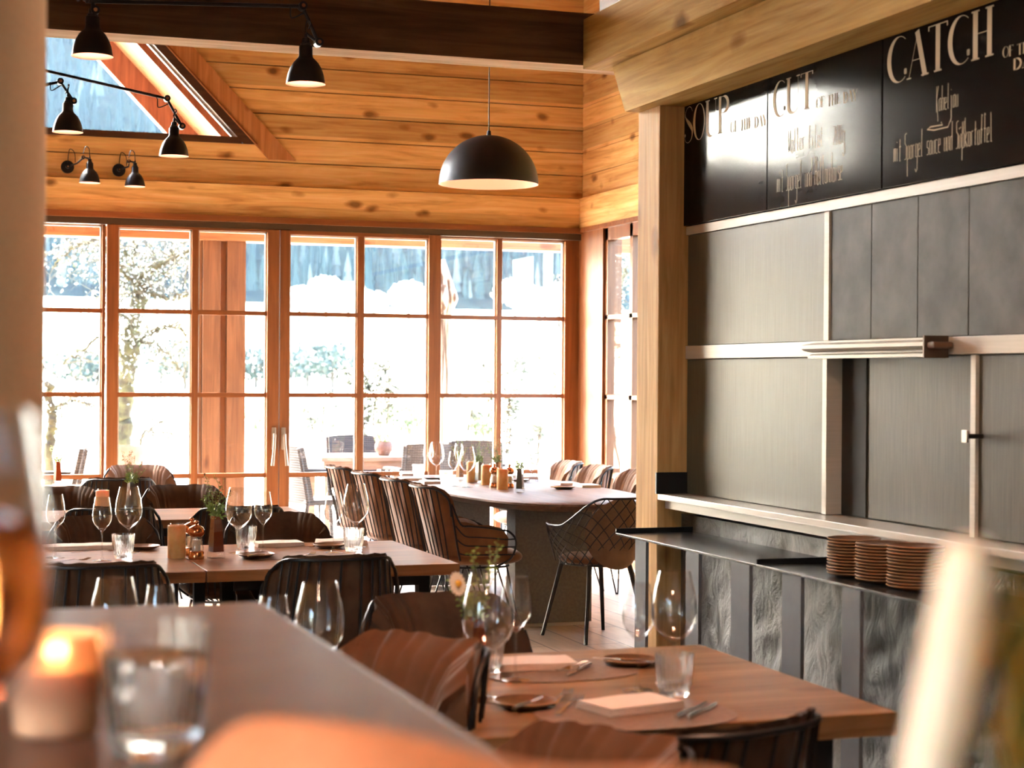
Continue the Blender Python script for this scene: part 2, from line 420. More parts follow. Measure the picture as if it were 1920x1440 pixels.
# --- glazing units of the back wall (one thing each: a leaf or fixed light with frame, muntins, panes)
def xb(px): return onY(px, 740, YB).x
ZM = [onY(560, 890, YB).z, onY(560, 741, YB).z, onY(560, 589, YB).z]     # muntin heights
ZBOT = .10
def glazed(name, pl, pr, sl_, sr, vm, top, ztop_rail, y, handles=False, bottom=.12):
    """pl,pr pixel columns of the unit; sl_, sr stile widths in px; vm muntin columns"""
    X0, X1 = xb(pl), xb(pr); A, B = xb(pl+sl_), xb(pr-sr)
    bm = bmesh.new()
    box(bm, X0, y, 0.02, A, y+.07, top); box(bm, B, y, 0.02, X1, y+.07, top)
    o = struct(name, bm, M_frame)
    bm = bmesh.new(); box(bm, A, y+.005, ztop_rail, B, y+.065, top); box(bm, A, y+.005, .02, B, y+.065, bottom)
    for zz in ZM: box(bm, A, y+.012, zz-.017, B, y+.058, zz+.017)
    link('rail', bm, M_frame_h, o)
    bm = bmesh.new()
    for (m0, m1) in vm: box(bm, xb(m0), y+.01, bottom, xb(m1), y+.06, ztop_rail)
    link('muntin', bm, M_frame, o)
    bm = bmesh.new(); zs = [bottom] + ZM + [ztop_rail]
    cols = [A] + [v for (m0, m1) in vm for v in (xb(m0), xb(m1))] + [B]
    for i in range(0, len(cols), 2):
        box(bm, cols[i], y+.03, bottom, cols[i+1], y+.036, ztop_rail)
    link('pane', bm, M_pane, o)
    bm = bmesh.new()                               # bright aluminium glazing beads round the panes
    for i in range(0, len(cols), 2):
        a, b = cols[i], cols[i+1]
        box(bm, a, y+.04, bottom, a+.012, y+.062, ztop_rail); box(bm, b-.012, y+.04, bottom, b, y+.062, ztop_rail)
        box(bm, a, y+.04, ztop_rail-.012, b, y+.062, ztop_rail)
    link('glazing_bead', bm, mat('pale glazing bead', (.75,.72,.66), .4), o)
    return o
zg = onY(640, 434, YB).z
glazed('window_2', -120, 197, 20, 6, [(58, 66)], zg, zg-.01, YB+.02)
dA = glazed('door_1', 199, 521, 21, 22, [(358, 370)], zg, onY(360, 431, YB).z, YB-.03)
dB = glazed('door_2', 523, 822, 18, 21, [(668, 680)], zg, onY(640, 443, YB).z, YB-.03)
glazed('window_3', 823, 1088, 4, 28, [(933, 942)], zg, zg-.02, YB+.02)
for ux in range(3):                                # further glazing to the left of the column
    X1 = xb(-120) - ux*1.35
    if X1-1.33 < -3.2: break
    bm = bmesh.new()
    for a in (X1-1.33, X1-.72, X1-.07): box(bm, a, YB+.02, .02, a+.06, YB+.09, zg)
    for zz in [.02] + [q-.017 for q in ZM] + [zg-.06]: box(bm, X1-1.33, YB+.03, zz, X1, YB+.08, zz+.04)
    o = struct('window_%d' % (4+ux), bm, M_frame)
    link('pane', BX(X1-1.27, YB+.05, .06, X1-.07, YB+.056, zg-.06), M_pane, o)
# the two lever handles of the sliding doors
for dd, px, sgn in ((dA, 512, -1), (dB, 530, 1)):
    X = xb(px); bm = bmesh.new(); zc = onY(px, 822, YB).z
    box(bm, X-.017, YB-.045, zc-.085, X+.017, YB-.03, zc+.085, bevel=.006)
    tube(bm, [(X, YB-.03, zc+.03), (X, YB-.085, zc+.03)], .011, 8)
    tube(bm, [(X, YB-.08, zc+.035), (X+sgn*.004, YB-.085, zc-.05), (X+sgn*.018, YB-.09, zc-.205)], [.012,.011,.013], 8)
    link('door_handle', bm, mat('satin nickel handle', (.42,.34,.27), .4, .8), dd, True)

# --- corner post and right end wall with its window
bm = bmesh.new(); box(bm, XR-.02, onX(1133, 740, XR).y, 0, XR+.14, YB+.1, z0)
struct('trim_3', bm, M_frame)
bm = BX(xb(1088), YB-.02, 0, XR, YB+.1, z0); struct('trim_4', bm, M_frame)
bm = bmesh.new(); z = z0
for h in hs:
    z1 = min(z+h-.004, ZC)
    if z >= ZC: break
    box(bm, XR+.1, YP1, z, XR+.145, YB+.15, z1+.009); box(bm, XR-(.035 if z < z0+.01 else 0), YP1, z, XR+.14, YB-.001, z1); z = z1+.004
z = .0
while z < z0-.02: box(bm, XR, YP1, z, XR+.14, 11.18, min(z+.175, z0-.012)); z += .183
box(bm, XR+.1, YP1, 0, XR+.145, 11.18, z0)
struct('wall_right', bm, M_plank_y)
yw1 = onX(1133, 740, XR).y; bm = bmesh.new()
cols = [yw1, onX(1181, 740, XR).y+.02, 11.5, 11.25]
for a in cols[:-1]: box(bm, XR, a-.055, .02, XR+.07, a, z0-.02)
for zz in [.02] + [q-.017 for q in ZM] + [z0-.13]: box(bm, XR, 11.2, zz, XR+.07, yw1, zz+(.034 if .1 < zz < 2.2 else .11))
o = struct('window_8', bm, M_frame)
link('pane', BX(XR+.03, 11.2, .1, XR+.036, yw1-.05, z0-.1), M_pane, o)
bm = BX(XR-.04, YP1, z0-.035, XR+.1, YB-.04, z0); struct('trim_5', bm, M_frame_h)

# --- left side: parapet and big windows that give the room its side light
bm = bmesh.new(); box(bm, XL-.2, 1.2, 0, XL, 6.6, ZC); box(bm, XL-.2, -2.4, 0, XL, 1.2, .12); box(bm, XL-.2, -2.4, 2.35, XL, 1.2, ZC); box(bm, XL-.2, 6.6, 0, XL, YB+.1, ZC)
struct('wall_left', bm, M_plank_y)
bm = bmesh.new()
for yy in (-2.35, -1.2, .0, 1.12): box(bm, XL-.1, yy, .12, XL-.02, yy+.08, 2.35)
box(bm, XL-.1, -2.4, .12, XL-.02, 1.2, .2); box(bm, XL-.1, -2.4, 2.27, XL-.02, 1.2, 2.35)
o = struct('window_9', bm, M_frame); link('pane', BX(XL-.065, -2.4, .15, XL-.06, 1.2, 2.3), M_pane, o)
# --- kitchen block behind the pass, post and beams
bm = bmesh.new(); box(bm, XK+.06, -2.4, 0, XK+2.3, YP1-.001, ZC)
struct('wall_kitchen', bm, mat('dark kitchen block', (.05,.045,.04), .8))
XPo = XK - .125
bm = bmesh.new(); box(bm, XPo, YP0, 0, XPo+.21, YP1, 2.55, bevel=.006)
struct('trim_6', bm, M_post)
XB1 = 2.78; zb1 = HC + (2.387-1.4)*1.092 + .009; zt1_ = HC + (2.585-1.4)*1.092
bm = bmesh.new(); ye = onX(1148, 130, XB1).y; ye2 = onX(1172, 212, XB1).y
prism(bm, [(XB1, -2.4, zb1), (XB1, ye2, zb1), (XB1, ye, zt1_), (XB1, -2.4, zt1_)], (.30, 0, 0))
struct('trim_7', bm, M_beam_y)
XB2 = 2.70
bm = bmesh.new(); box(bm, XB2, -2.4, zt1_+.005, XB2+.4, 6.96, zt1_+.215, bevel=.004)
struct('trim_8', bm, M_beam_y)
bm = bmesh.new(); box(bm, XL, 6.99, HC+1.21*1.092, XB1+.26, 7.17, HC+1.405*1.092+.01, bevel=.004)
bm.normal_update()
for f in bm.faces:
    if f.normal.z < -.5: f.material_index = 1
struct('trim_9', bm, [M_beam_x, wood('spruce beam lit underside', (.42,.27,.14), (.62,.43,.25), (.78,.58,.37), 0, .8, .6, spec=.05)])  # underside coloured paler to imitate light from below, front dark as shade
bm = bmesh.new()                                   # dark boarding above the cross beam
box(bm, XB2+.05, -2.4, zt1_+.22, XB2+.35, 6.9, ZC)
struct('trim_10', bm, M_dark_ceiling)
# foreground column
bm = bmesh.new(); cx = onY(97, 600, 2.62).x; lathe(bm, [(.15, 0), (.15, ZC)], 48, c=(cx-.15, 2.75, 0))
struct('trim_11', bm, M_plaster, smooth=True)

# ================================================================== KITCHEN PASS WALL
def K(px, py, x=XK): return onX(px, py, x)
zB = HC + (1.955-1.4)*1.092       # foot of the chalkboards
zS = zB - .034                      # foot of the pale strip below them
zb0, zb1b = HC+.118*1.092, HC+.07*1.092     # steel band
XPo = XK - .125
zl = onX(1241, 927, XPo).z               # ledge level
YK = lambda px, py=600: K(px, py).y
yA, yB_, yC = YK(1285), YK(1447, 400), YK(1663, 360)
y1, y2 = YK(1548), YK(1557)
YE = 3.35
board_labels = ['black glossy chalkboard lettered SOUP OF THE DAY next to the wooden post',
                'black glossy chalkboard lettered CUT OF THE DAY, in the middle of the three',
                'black glossy chalkboard lettered CATCH OF THE DAY at the right edge']
boards = []
for i, (a, b) in enumerate(((YP0-.002, yB_), (yB_-.004, yC), (yC-.004, YE))):
    bm = BX(XK-.02, b+.003, zB+.003, XK+.02, a, zb1+.02, bevel=.0015)
    o = link('chalkboard', bm, M_board); tag(o, board_labels[i], 'chalkboard', 'chalkboards above the kitchen pass'); boards.append(o)
bm = BX(XK-.008, YE, zS, XK+.03, YP0-.002, zB); o = link('picture_ledge', bm, M_alu)
tag(o, 'pale metal strip running below the three chalkboards', 'ledge')
# upper row: steel sheet left, concrete tiles right
def panel(name, label, cat, ya, yb, za, zb, m, x=XK, group=None, th=.03, bv=.002):
    o = link(name, BX(x, yb, za, x+th, ya, zb, bevel=bv), m); tag(o, label, cat, group); return o
panel('metal_sheet', 'blank brushed steel panel above the band, between post and tiles', 'panel', YP0-.004, y1+.006, zb0+.002, zS-.002, M_steel)
panel('steel_jamb', 'thin upright steel strip between upper steel panel and concrete tiles', 'strip', y1+.004, y2+.002, zb0+.002, zS-.002, M_alu, XK-.006)
ty = [y2, YK(1633), YK(1720), YK(1815.6), YK(1922), YE]
tl = ['dark grey concrete tile beside the thin upright steel strip', 'second dark grey concrete tile to the right of the steel panel',
      'third dark grey concrete tile, right above the long aluminium rail', 'fourth dark grey concrete tile, near the right edge of the view', 'dark grey concrete tile cut off by the right edge of the view']
for i in range(5):
    panel('wall_tile', tl[i], 'tile', ty[i]-.0015, ty[i+1]+.0015, zb0+.002, zS-.002, M_tile, XK, 'concrete tiles above the pass')
bm = BX(XK-.012, YE, zb1b, XK+.02, YP0-.012, zb0, bevel=.002)
o = link('steel_band', bm, M_alu); tag(o, 'horizontal bright steel band across the kitchen wall', 'band')
# rail housing with end plate
ya, yb = K(1545, 655).y, K(1783, 655).y
root = empty('door_rail', (XK-.012, (ya+yb)/2, zb1b), 0, 'ribbed aluminium rail housing with dark end plate over the hatch', 'rail')
L = (ya-yb)/2; zz = lambda py: K(1660, py).z - zb1b
prof = [(0, zz(671)), (-.05, zz(671)), (-.05, zz(665)), (-.035, zz(662)), (-.035, zz(659)), (-.065, zz(656)), (-.075, zz(652)), (-.075, zz(645)), (-.045, zz(642)), (-.03, zz(640)), (-.03, zz(636.5)), (0, zz(636.5))]
bm = bmesh.new(); prism(bm, [(p[0], L, p[1]) for p in prof], (0, -2*L, 0)); link('housing', bm, M_alu, root)
bm = BX(-.085, -L-.006, zz(673), 0, -L, zz(634)); link('end_plate', bm, mat('brown end plate', (.10,.06,.04), .5, .3), root)
bm = bmesh.new(); box(bm, -.078, -L-.05, zz(657), -.01, -L-.008, zz(645), bevel=.008); link('motor_cap', bm, mat('brown end plate'), root)
# lower row
panel('metal_sheet', 'large blank brushed steel panel below the band, right of the post', 'panel', YP0-.004, y1+.004, zl+.002, zb1b-.002, M_steel)
panel('steel_jamb', 'left upright steel jamb of the dark hatch gap', 'jamb', y1+.002, y2+.004, zl+.002, zb1b-.002, M_alu, XK-.01, th=.09)
yh0, yh1 = YK(1560), YK(1600)
j0, j1 = YK(1826), YK(1836)
panel('sliding_shutter', 'dull brushed steel sliding shutter right of the dark hatch gap', 'shutter', onX(1602, 800, XK+.045).y, j0+.004, zl+.004, zb1b-.002, M_steel_dark, XK+.045, th=.012)
panel('steel_jamb', 'right upright steel jamb beside the small latch', 'jamb', j0, j1, zl+.002, zb1b-.002, M_alu, XK-.01, th=.05)
panel('steel_door', 'dull steel hatch door with latch, at the right edge', 'door', j1-.002, YE, zl+.004, zb1b-.002, M_steel_dark, XK)
panel('hatch_gap_shade', 'black sheet standing for the shade in the narrow open gap of the hatch', 'panel', yh0, yh1-.02, zl+.004, zb1b-.002, mat('hatch shade black', (.012,.01,.008), .8), XK+.04, th=.004)  # black sheet puts the shade of the open gap into colour
root = empty('latch', (XK, YK(1842, 818), K(1842, 818).z), 0, 'small dark square latch on the steel hatch door', 'latch')
bm = bmesh.new(); tube(bm, [(0,-.0,0), (-.055,0,0)], .007, 8); link('pin', bm, M_black, root, True)
bm = bmesh.new(); box(bm, -.062, -.014, -.018, -.055, .014, .018, bevel=.002); link('knob_plate', bm, mat('worn steel knob', (.35,.32,.28), .4, .8), root)
# ledge
bm = bmesh.new(); box(bm, XPo, YE, zl-.024, XK+.05, YP0-.001, zl, bevel=.003)
o = link('pass_shelf', bm, noisy('pale steel shelf', (.46,.42,.37), (.50,.46,.41), 3, .25, 0, spec=.5, stretch=(60,1,60), bmp=0)); tag(o, 'long steel pass shelf under the hatch panels', 'shelf')
bm = BX(XPo+.03, YE, zl-.058, XK+.02, YP0-.01, zl-.026); o = link('shelf_rail', bm, M_alu); tag(o, 'steel support rail just beneath the pass shelf', 'rail')
bm = BX(XPo-.01, YP0-.012, zl+.0, XPo+.19, YP0-.002, zl+.085); o = link('post_bracket', bm, M_black); tag(o, 'dark flat bracket screwed to the wooden post above the shelf end', 'bracket')
# slate facing
bm = bmesh.new()
yy = YP0-.01; ws = [.62,.70,.66,.72,.7,.7,.7]; i = 0
slabs = []
sl_lab = ['first', 'narrow', 'second', 'third', 'fourth', 'fifth', 'sixth']
while yy > YE:
    y0_ = max(yy - ws[i % 7], YE); slabs.append((yy, y0_)); yy = y0_-.004; i += 1
bm = bmesh.new()
for (a, b) in slabs:
    o0 = len(bm.verts)
    def fs(u, v, a=a, b=b):
        y = a + (b-a)*u; z = .0 + (zl-.08)*v
        e = min(u, 1-u, v, 1-v)
        r = .012*math.sin(y*9+z*3)+.008*math.sin(y*23-z*17)+.006*math.sin(z*41+y*31)
        return (XK-.024 + (r if e > 0 else 0)*.8, y, z)
    grid(bm, fs, 16, 30)
    box(bm, XK-.008, b, 0, XK+.055, a, zl-.085)
struct('wall_slate', bm, M_slate, smooth=True)

# --- lettering on the boards: strokes as thin raised ribbons
def ribbon(bm, pts, ws, x):
    """pts in (y,z) on the board plane"""
    n = len(pts); L_, R_ = [], []
    for i, (y, z) in enumerate(pts):
        a = pts[max(i-1, 0)]; b = pts[min(i+1, n-1)]
        d = Vector((b[0]-a[0], b[1]-a[1]))
        if d.length < 1e-9: d = Vector((1,0))
        d.normalize(); nx, nz = -d.y, d.x; w_ = ws[i] if isinstance(ws, list) else ws
        L_.append((y+nx*w_/2, z+nz*w_/2)); R_.append((y-nx*w_/2, z-nz*w_/2))
    t = .0012
    for i in range(n-1):
        q = [L_[i], L_[i+1], R_[i+1], R_[i]]
        f = [bm.verts.new((x-t, p[0], p[1])) for p in q]; bm.faces.new(f)
def arc(cx, cy, rx, ry, a0, a1, n, wth, wtn):
    P, W = [], []
    for i in range(n+1):
        a = R(a0 + (a1-a0)*i/n); P.append((cx+rx*math.cos(a), cy+ry*math.sin(a)))
        W.append(wtn + (wth-wtn)*max(0, (-math.cos(a)))**1.2 if wth else wtn)
    return P, W
T, H_ = .22, .035   # thick and thin strokes in units of letter height... scaled by width
def didone(ch):
    """strokes [(points, widths)] in a cell: x 0..w, y 0..1; returns strokes, w"""
    th, tn = .095, .008
    S = []
    if ch == 'O':
        P, W = [], []
        for i in range(33):
            a = 2*PI*i/32; P.append((.24+.22*math.cos(a), .5+.5*math.sin(a))); W.append(tn+(th-tn)*abs(math.cos(a))**1.5*(1 if math.cos(a) < 0 else .45))
        return [(P, W)], .50
    if ch == 'C':
        P, W = arc(.26, .5, .24, .5, 55, 305, 28, th, tn)
        return [(P, W), ([(.40,.16),(.40,.24)], [.06,.06]), ([(.375,.2),(.425,.2)], [.07,.07])], .46
    if ch == 'S':
        p = smoothpts([(.36,.86,0),(.30,.97,0),(.19,1.0,0),(.08,.9,0),(.06,.75,0),(.16,.6,0),(.29,.45,0),(.36,.3,0),(.33,.1,0),(.2,0,0),(.07,.05,0),(.03,.2,0)], 4)
        n = len(p); W = [tn+(th-tn)*math.exp(-((i/n-.52)/.13)**2) for i in range(n)]
        return [([(q.x,q.y) for q in p], W), ([(.03,.2),(.07,.24)], [.05,.05])], .42
    if ch == 'U':
        p = [(.08,1),(.08,.25)] + [(.25+.17*math.cos(R(a)), .2+.2*math.sin(R(a))) for a in range(190, 351, 16)] + [(.42,.25),(.42,1)]
        W = [th, th] + [th-(th-tn)*min(1, k/6) for k in range(len(p)-4)] + [tn, tn]
        return [(p, W), ([(0,.99),(.17,.99)], .02), ([(.36,.99),(.48,.99)], .02)], .52
    if ch == 'P':
        p = [(.08,.98)] + [(.2+.2*math.cos(R(a)), .76+.22*math.sin(R(a))) for a in range(90, -91, -15)] + [(.08,.54)]
        W = [tn] + [tn+(th-tn)*max(0, math.cos(R(a))) for a in range(90, -91, -15)] + [tn]
        return [([(.08,0),(.08,1)], th), (p, W), ([(0,.01),(.18,.01)], .02)], .44
    if ch == 'T': return [([(.2,0),(.2,1)], th), ([(0,.99),(.4,.99)], tn*1.4), ([(.0,.9),(.0,1)], .02), ([(.4,.9),(.4,1)], .02), ([(.12,.01),(.28,.01)], .02)], .44
    if ch == 'A': return [([(.02,0),(.22,1)], tn), ([(.20,1),(.38,0)], th), ([(.1,.38),(.3,.38)], tn), ([(.3,.01),(.46,.01)], .02), ([(-.03,.01),(.07,.01)], .015)], .46
    if ch == 'H': return [([(.08,0),(.08,1)], th), ([(.36,0),(.36,1)], th*.95), ([(.08,.52),(.36,.52)], tn), ([(0,.99),(.16,.99)], .018), ([(0,.01),(.16,.01)], .018), ([(.28,.99),(.44,.99)], .018), ([(.28,.01),(.44,.01)], .018)], .50
    if ch == 'F': return [([(.08,0),(.08,1)], th), ([(.04,.98),(.34,.98)], tn*1.6), ([(.08,.52),(.28,.52)], tn*1.6), ([(.34,.84),(.34,.98)], .025), ([(0,.01),(.16,.01)], .02)], .40
    if ch == 'E': return [([(.08,0),(.08,1)], th), ([(.04,.98),(.34,.98)], tn*1.6), ([(.08,.52),(.28,.52)], tn*1.6), ([(.04,.02),(.34,.02)], tn*1.6), ([(.34,.02),(.34,.16)], .025), ([(.34,.84),(.34,.98)], .025)], .42
    if ch == 'D':
        p = [(.08,1)] + [(.14+.28*math.cos(R(a)), .5+.5*math.sin(R(a))) for a in range(90, -91, -12)] + [(.08,0)]
        W = [tn] + [tn+(th-tn)*max(0, math.cos(R(a))) for a in range(90, -91, -12)] + [tn]
        return [([(.08,0),(.08,1)], th), (p, W)], .50
    if ch == 'Y': return [([(.02,1),(.21,.45)], th), ([(.40,1),(.21,.45)], tn*1.5), ([(.21,0),(.21,.48)], th)], .44
    return [], .28
HW = {  # handwriting: polylines in x 0..1, y baseline 0, x-height 1
 'a': [[(.85,1),(.1,1),(.1,0),(.85,0)],[(.85,1),(.85,0)]], 'b': [[(.1,2.1),(.1,0),(.85,0),(.85,1),(.1,1)]], 'c': [[(.85,1),(.1,1),(.1,0),(.85,0)]],
 'd': [[(.85,1),(.1,1),(.1,0),(.85,0),(.85,2.1)]], 'e': [[(.1,.5),(.85,.6),(.8,1),(.1,1),(.1,0),(.85,0)]], 'f': [[(.75,2.0),(.4,2.1),(.35,0)],[(.05,1),(.75,1)]],
 'g': [[(.85,1),(.1,1),(.1,0),(.85,.05)],[(.85,1),(.85,-.9),(.4,-1.15),(.0,-.9)]], 'h': [[(.1,2.1),(.1,0)],[(.1,1),(.85,1),(.85,0)]], 'i': [[(.4,1),(.4,0)],[(.35,1.45),(.45,1.5)]],
 'j': [[(.5,1),(.5,-.9),(.2,-1.2)],[(.45,1.45),(.55,1.5)]], 'k': [[(.1,2.1),(.1,0)],[(.8,1.1),(.12,.5),(.85,0)]], 'l': [[(.3,2.1),(.3,0),(.6,0)]],
 'm': [[(.05,0),(.05,1),(.9,1),(.9,0)],[(.48,1),(.48,0)]], 'n': [[(.1,0),(.1,1),(.85,1),(.85,0)]], 'o': [[(.1,0),(.1,1),(.85,1),(.85,0),(.1,0)]],
 'p': [[(.1,-1.3),(.1,1),(.85,1),(.85,0),(.1,0)]], 'r': [[(.15,0),(.15,1),(.75,1)]], 's': [[(.85,1),(.15,1),(.15,.55),(.8,.45),(.8,0),(.1,0)]],
 't': [[(.4,1.7),(.4,0),(.8,0)],[(.05,1.1),(.8,1.1)]], 'u': [[(.1,1),(.1,0),(.85,0),(.85,1)]], 'w': [[(.05,1),(.2,0),(.5,.8),(.75,0),(.95,1)]],
 'ü': [[(.1,1),(.1,0),(.85,0),(.85,1)],[(.2,1.4),(.26,1.5)],[(.7,1.4),(.76,1.5)]], 'ß': [[(.1,-.9),(.1,1.9),(.8,1.9),(.45,1.1),(.85,.9),(.85,0),(.25,0)]],
 'K': [[(.1,2.1),(.1,-.1)],[(.85,2.1),(.12,1.0),(.9,-.9)]], 'S': [[(.9,2.0),(.2,1.9),(.2,1.2),(.8,1.0),(.8,0),(.1,0)]], 'H': [[(.1,2.1),(.1,0)],[(.85,2.1),(.85,0)],[(.1,1),(.85,1)]],
 'W': [[(.0,2.0),(.25,0),(.5,1.4),(.75,0),(1,2.0)]], '2': [[(.1,1.6),(.8,1.6),(.8,.9),(.1,0),(.85,0)]], '0': [[(.1,0),(.1,1.6),(.8,1.6),(.8,0),(.1,0)]], '·': [[(.4,.6),(.5,.66)]], '-': [[(.1,.6),(.8,.6)]] }
def put_text(bm, txt, pL, pR, hpx, style):
    """baseline from pixel pL to pixel pR on the board; hpx letter height in px at the left end"""
    A, B, h = pL, pR, hpx
    if style == 'did':
        cells = [didone(c) for c in txt]; tot = sum(c[1] for c in cells); sx = (A.y-B.y)/tot; x = 0
        for strokes, w_ in cells:
            for P, W in strokes:
                pts = [(A.y-(x+p[0])*sx, A.z+p[1]*h) for p in P]
                k = sx
                ribbon(bm, pts, [q*k for q in W] if isinstance(W, list) else [W*k]*len(pts), XK-.02)
            x += w_
    else:
        tot = len(txt)*1.0; sx = (A.y-B.y)/tot
        for i, c in enumerate(txt):
            for P in HW.get(c, []):
                pts = [(A.y-(i+p[0]*.82+.06*math.sin(i*3+p[1]))*sx, A.z+(p[1]+.04*math.sin(i*5+p[0]*3))*h) for p in P]
                ribbon(bm, pts, .0030, XK-.02)
def lettering(board, items, name='lettering'):
    for it in items:
        tot = it[0].split(' '); n_ = len(it[0]); x = 0
        ws = [(didone(c)[1] if it[4] == 'did' else 1) for c in it[0]]; T_ = sum(ws)
        for wd in tot:
            a = sum(ws[:x])/T_; b = sum(ws[:x+len(wd)])/T_; (x0, y0), (x1, y1) = it[1], it[2]
            A, B = K(x0, y0, XK-.02), K(x1, y1, XK-.02); P = A.lerp(B, a); Q = A.lerp(B, b); h = K(x0, y0-it[3], XK-.02).z - A.z
            bm = bmesh.new(); put_text(bm, wd, P, Q, h, it[4]); link(name, bm, M_chalk, board); x += len(wd)+1
lettering(boards[0], [('SOUP', (1283, 270), (1367, 256), 66, 'did'), ('OF THE DAY', (1370, 249), (1438, 236), 20, 'did')])
lettering(boards[1], [('CUT', (1451, 222), (1526, 207), 66, 'did'), ('OF THE DAY', (1531, 204), (1608, 189), 20, 'did')])
lettering(boards[1], [('Waller filet · 200g', (1478, 286), (1586, 268), 20, 'hw'), ('mit Spargel und Hollandaise', (1457, 361), (1581, 337), 24, 'hw')], 'handwriting')
lettering(boards[2], [('CATCH', (1666, 160), (1869, 118), 84, 'did'), ('OF THE', (1881, 109), (1940, 97), 20, 'did'), ('DAY', (1900, 132), (1950, 122), 21, 'did')])
hw = lettering(boards[2], [('Kabeljau', (1756, 209), (1798, 203), 22, 'hw'), ('mit Spargel sauce und Süßkartoffel', (1676, 304), (1863, 264), 24, 'hw')], 'handwriting')
bm = bmesh.new(); P = [K(*p, XK-.02) for p in ((1765,229),(1768,234),(1745,238),(1739,243),(1752,244),(1778,238),(1784,222),(1784,205))]
ribbon(bm, [(p.y, p.z) for p in P], .0038, XK-.02); link('flourish', bm, M_chalk, boards[2])

# ================================================================== STEEL COUNTER
zC = HC - .55*1.092
XF = XK - .36
ca, cb, cc = onZ(1150, 999, zC).y, onZ(1414, 1058, zC).y, YE
def counter(ya, yb, legs, label):
    root = empty('steel_counter', (XF, yb, 0), 0, label, 'counter', 'steel counters along the slate wall')
    link('counter_top', BX(0, 0, zC-.008, XK-XF-.04, ya-yb, zC, bevel=.001), M_plate_steel, root)
    link('end_lip', BX(0, ya-yb-.006, zC, XK-XF-.035, ya-yb, zC+.017), M_black, root)
    for (l0, l1) in legs:
        bm = BX(.004, l1-yb, 0, .016, l0-yb, zC-.008); link('leg', bm, M_leg_steel, root)
    return root
def ly(px): return onX(px, 1040, XF).y
counter(ca, cb+.006, [(ly(1189), ly(1209)), (ly(1284), ly(1308)), (ly(1369), ly(1403))], 'oiled steel counter beside the wooden post, farther of the two')
counter(cb, cc, [(ly(1465), ly(1500)), (ly(1577), ly(1611)), (ly(1745), ly(1785))], 'oiled steel counter carrying the plate stacks, nearer of the two')
# side plates stacked on the nearer counter
bm = bmesh.new(); lathe(bm, [(0,.002),(.045,.0),(.05,.002),(.074,.009),(.0775,.0125),(.076,.0145),(.072,.0125),(.05,.0065),(0,.006)], 28)
root = empty('side_plate', (0,0,0), 0, 'plate', 'plate')
link('plate_body', bm, [M_plate], root, True)
bm = bmesh.new(); tube(bm, [(.0768*math.cos(a*PI/14), .0768*math.sin(a*PI/14), .0133) for a in range(28)], .0016, 5, closed=True); link('glazed_rim', bm, M_plate_rim, root, True)
PL = Proto(root)
ordn = ['topmost','second','third','fourth','fifth','sixth','seventh','eighth','ninth','tenth','eleventh','twelfth','thirteenth','fourteenth']
for nm, px, py, n in (('left', 1601, 1060, 12), ('middle', 1655, 1074, 12), ('right', 1716, 1085, 13)):
    p = onX(px, py, XPo-.105); step = .0094
    for k in range(n):
        q = n-1-k
        PL.put((p.x+random.uniform(-.002,.002), p.y+random.uniform(-.002,.002), zC+.0005+k*step), random.uniform(0, 6),
               '%s small brown plate from the top in the %s of three stacks' % (ordn[q], nm), 'stacked plates on the steel counter', sc=(1.04,1.04,1))

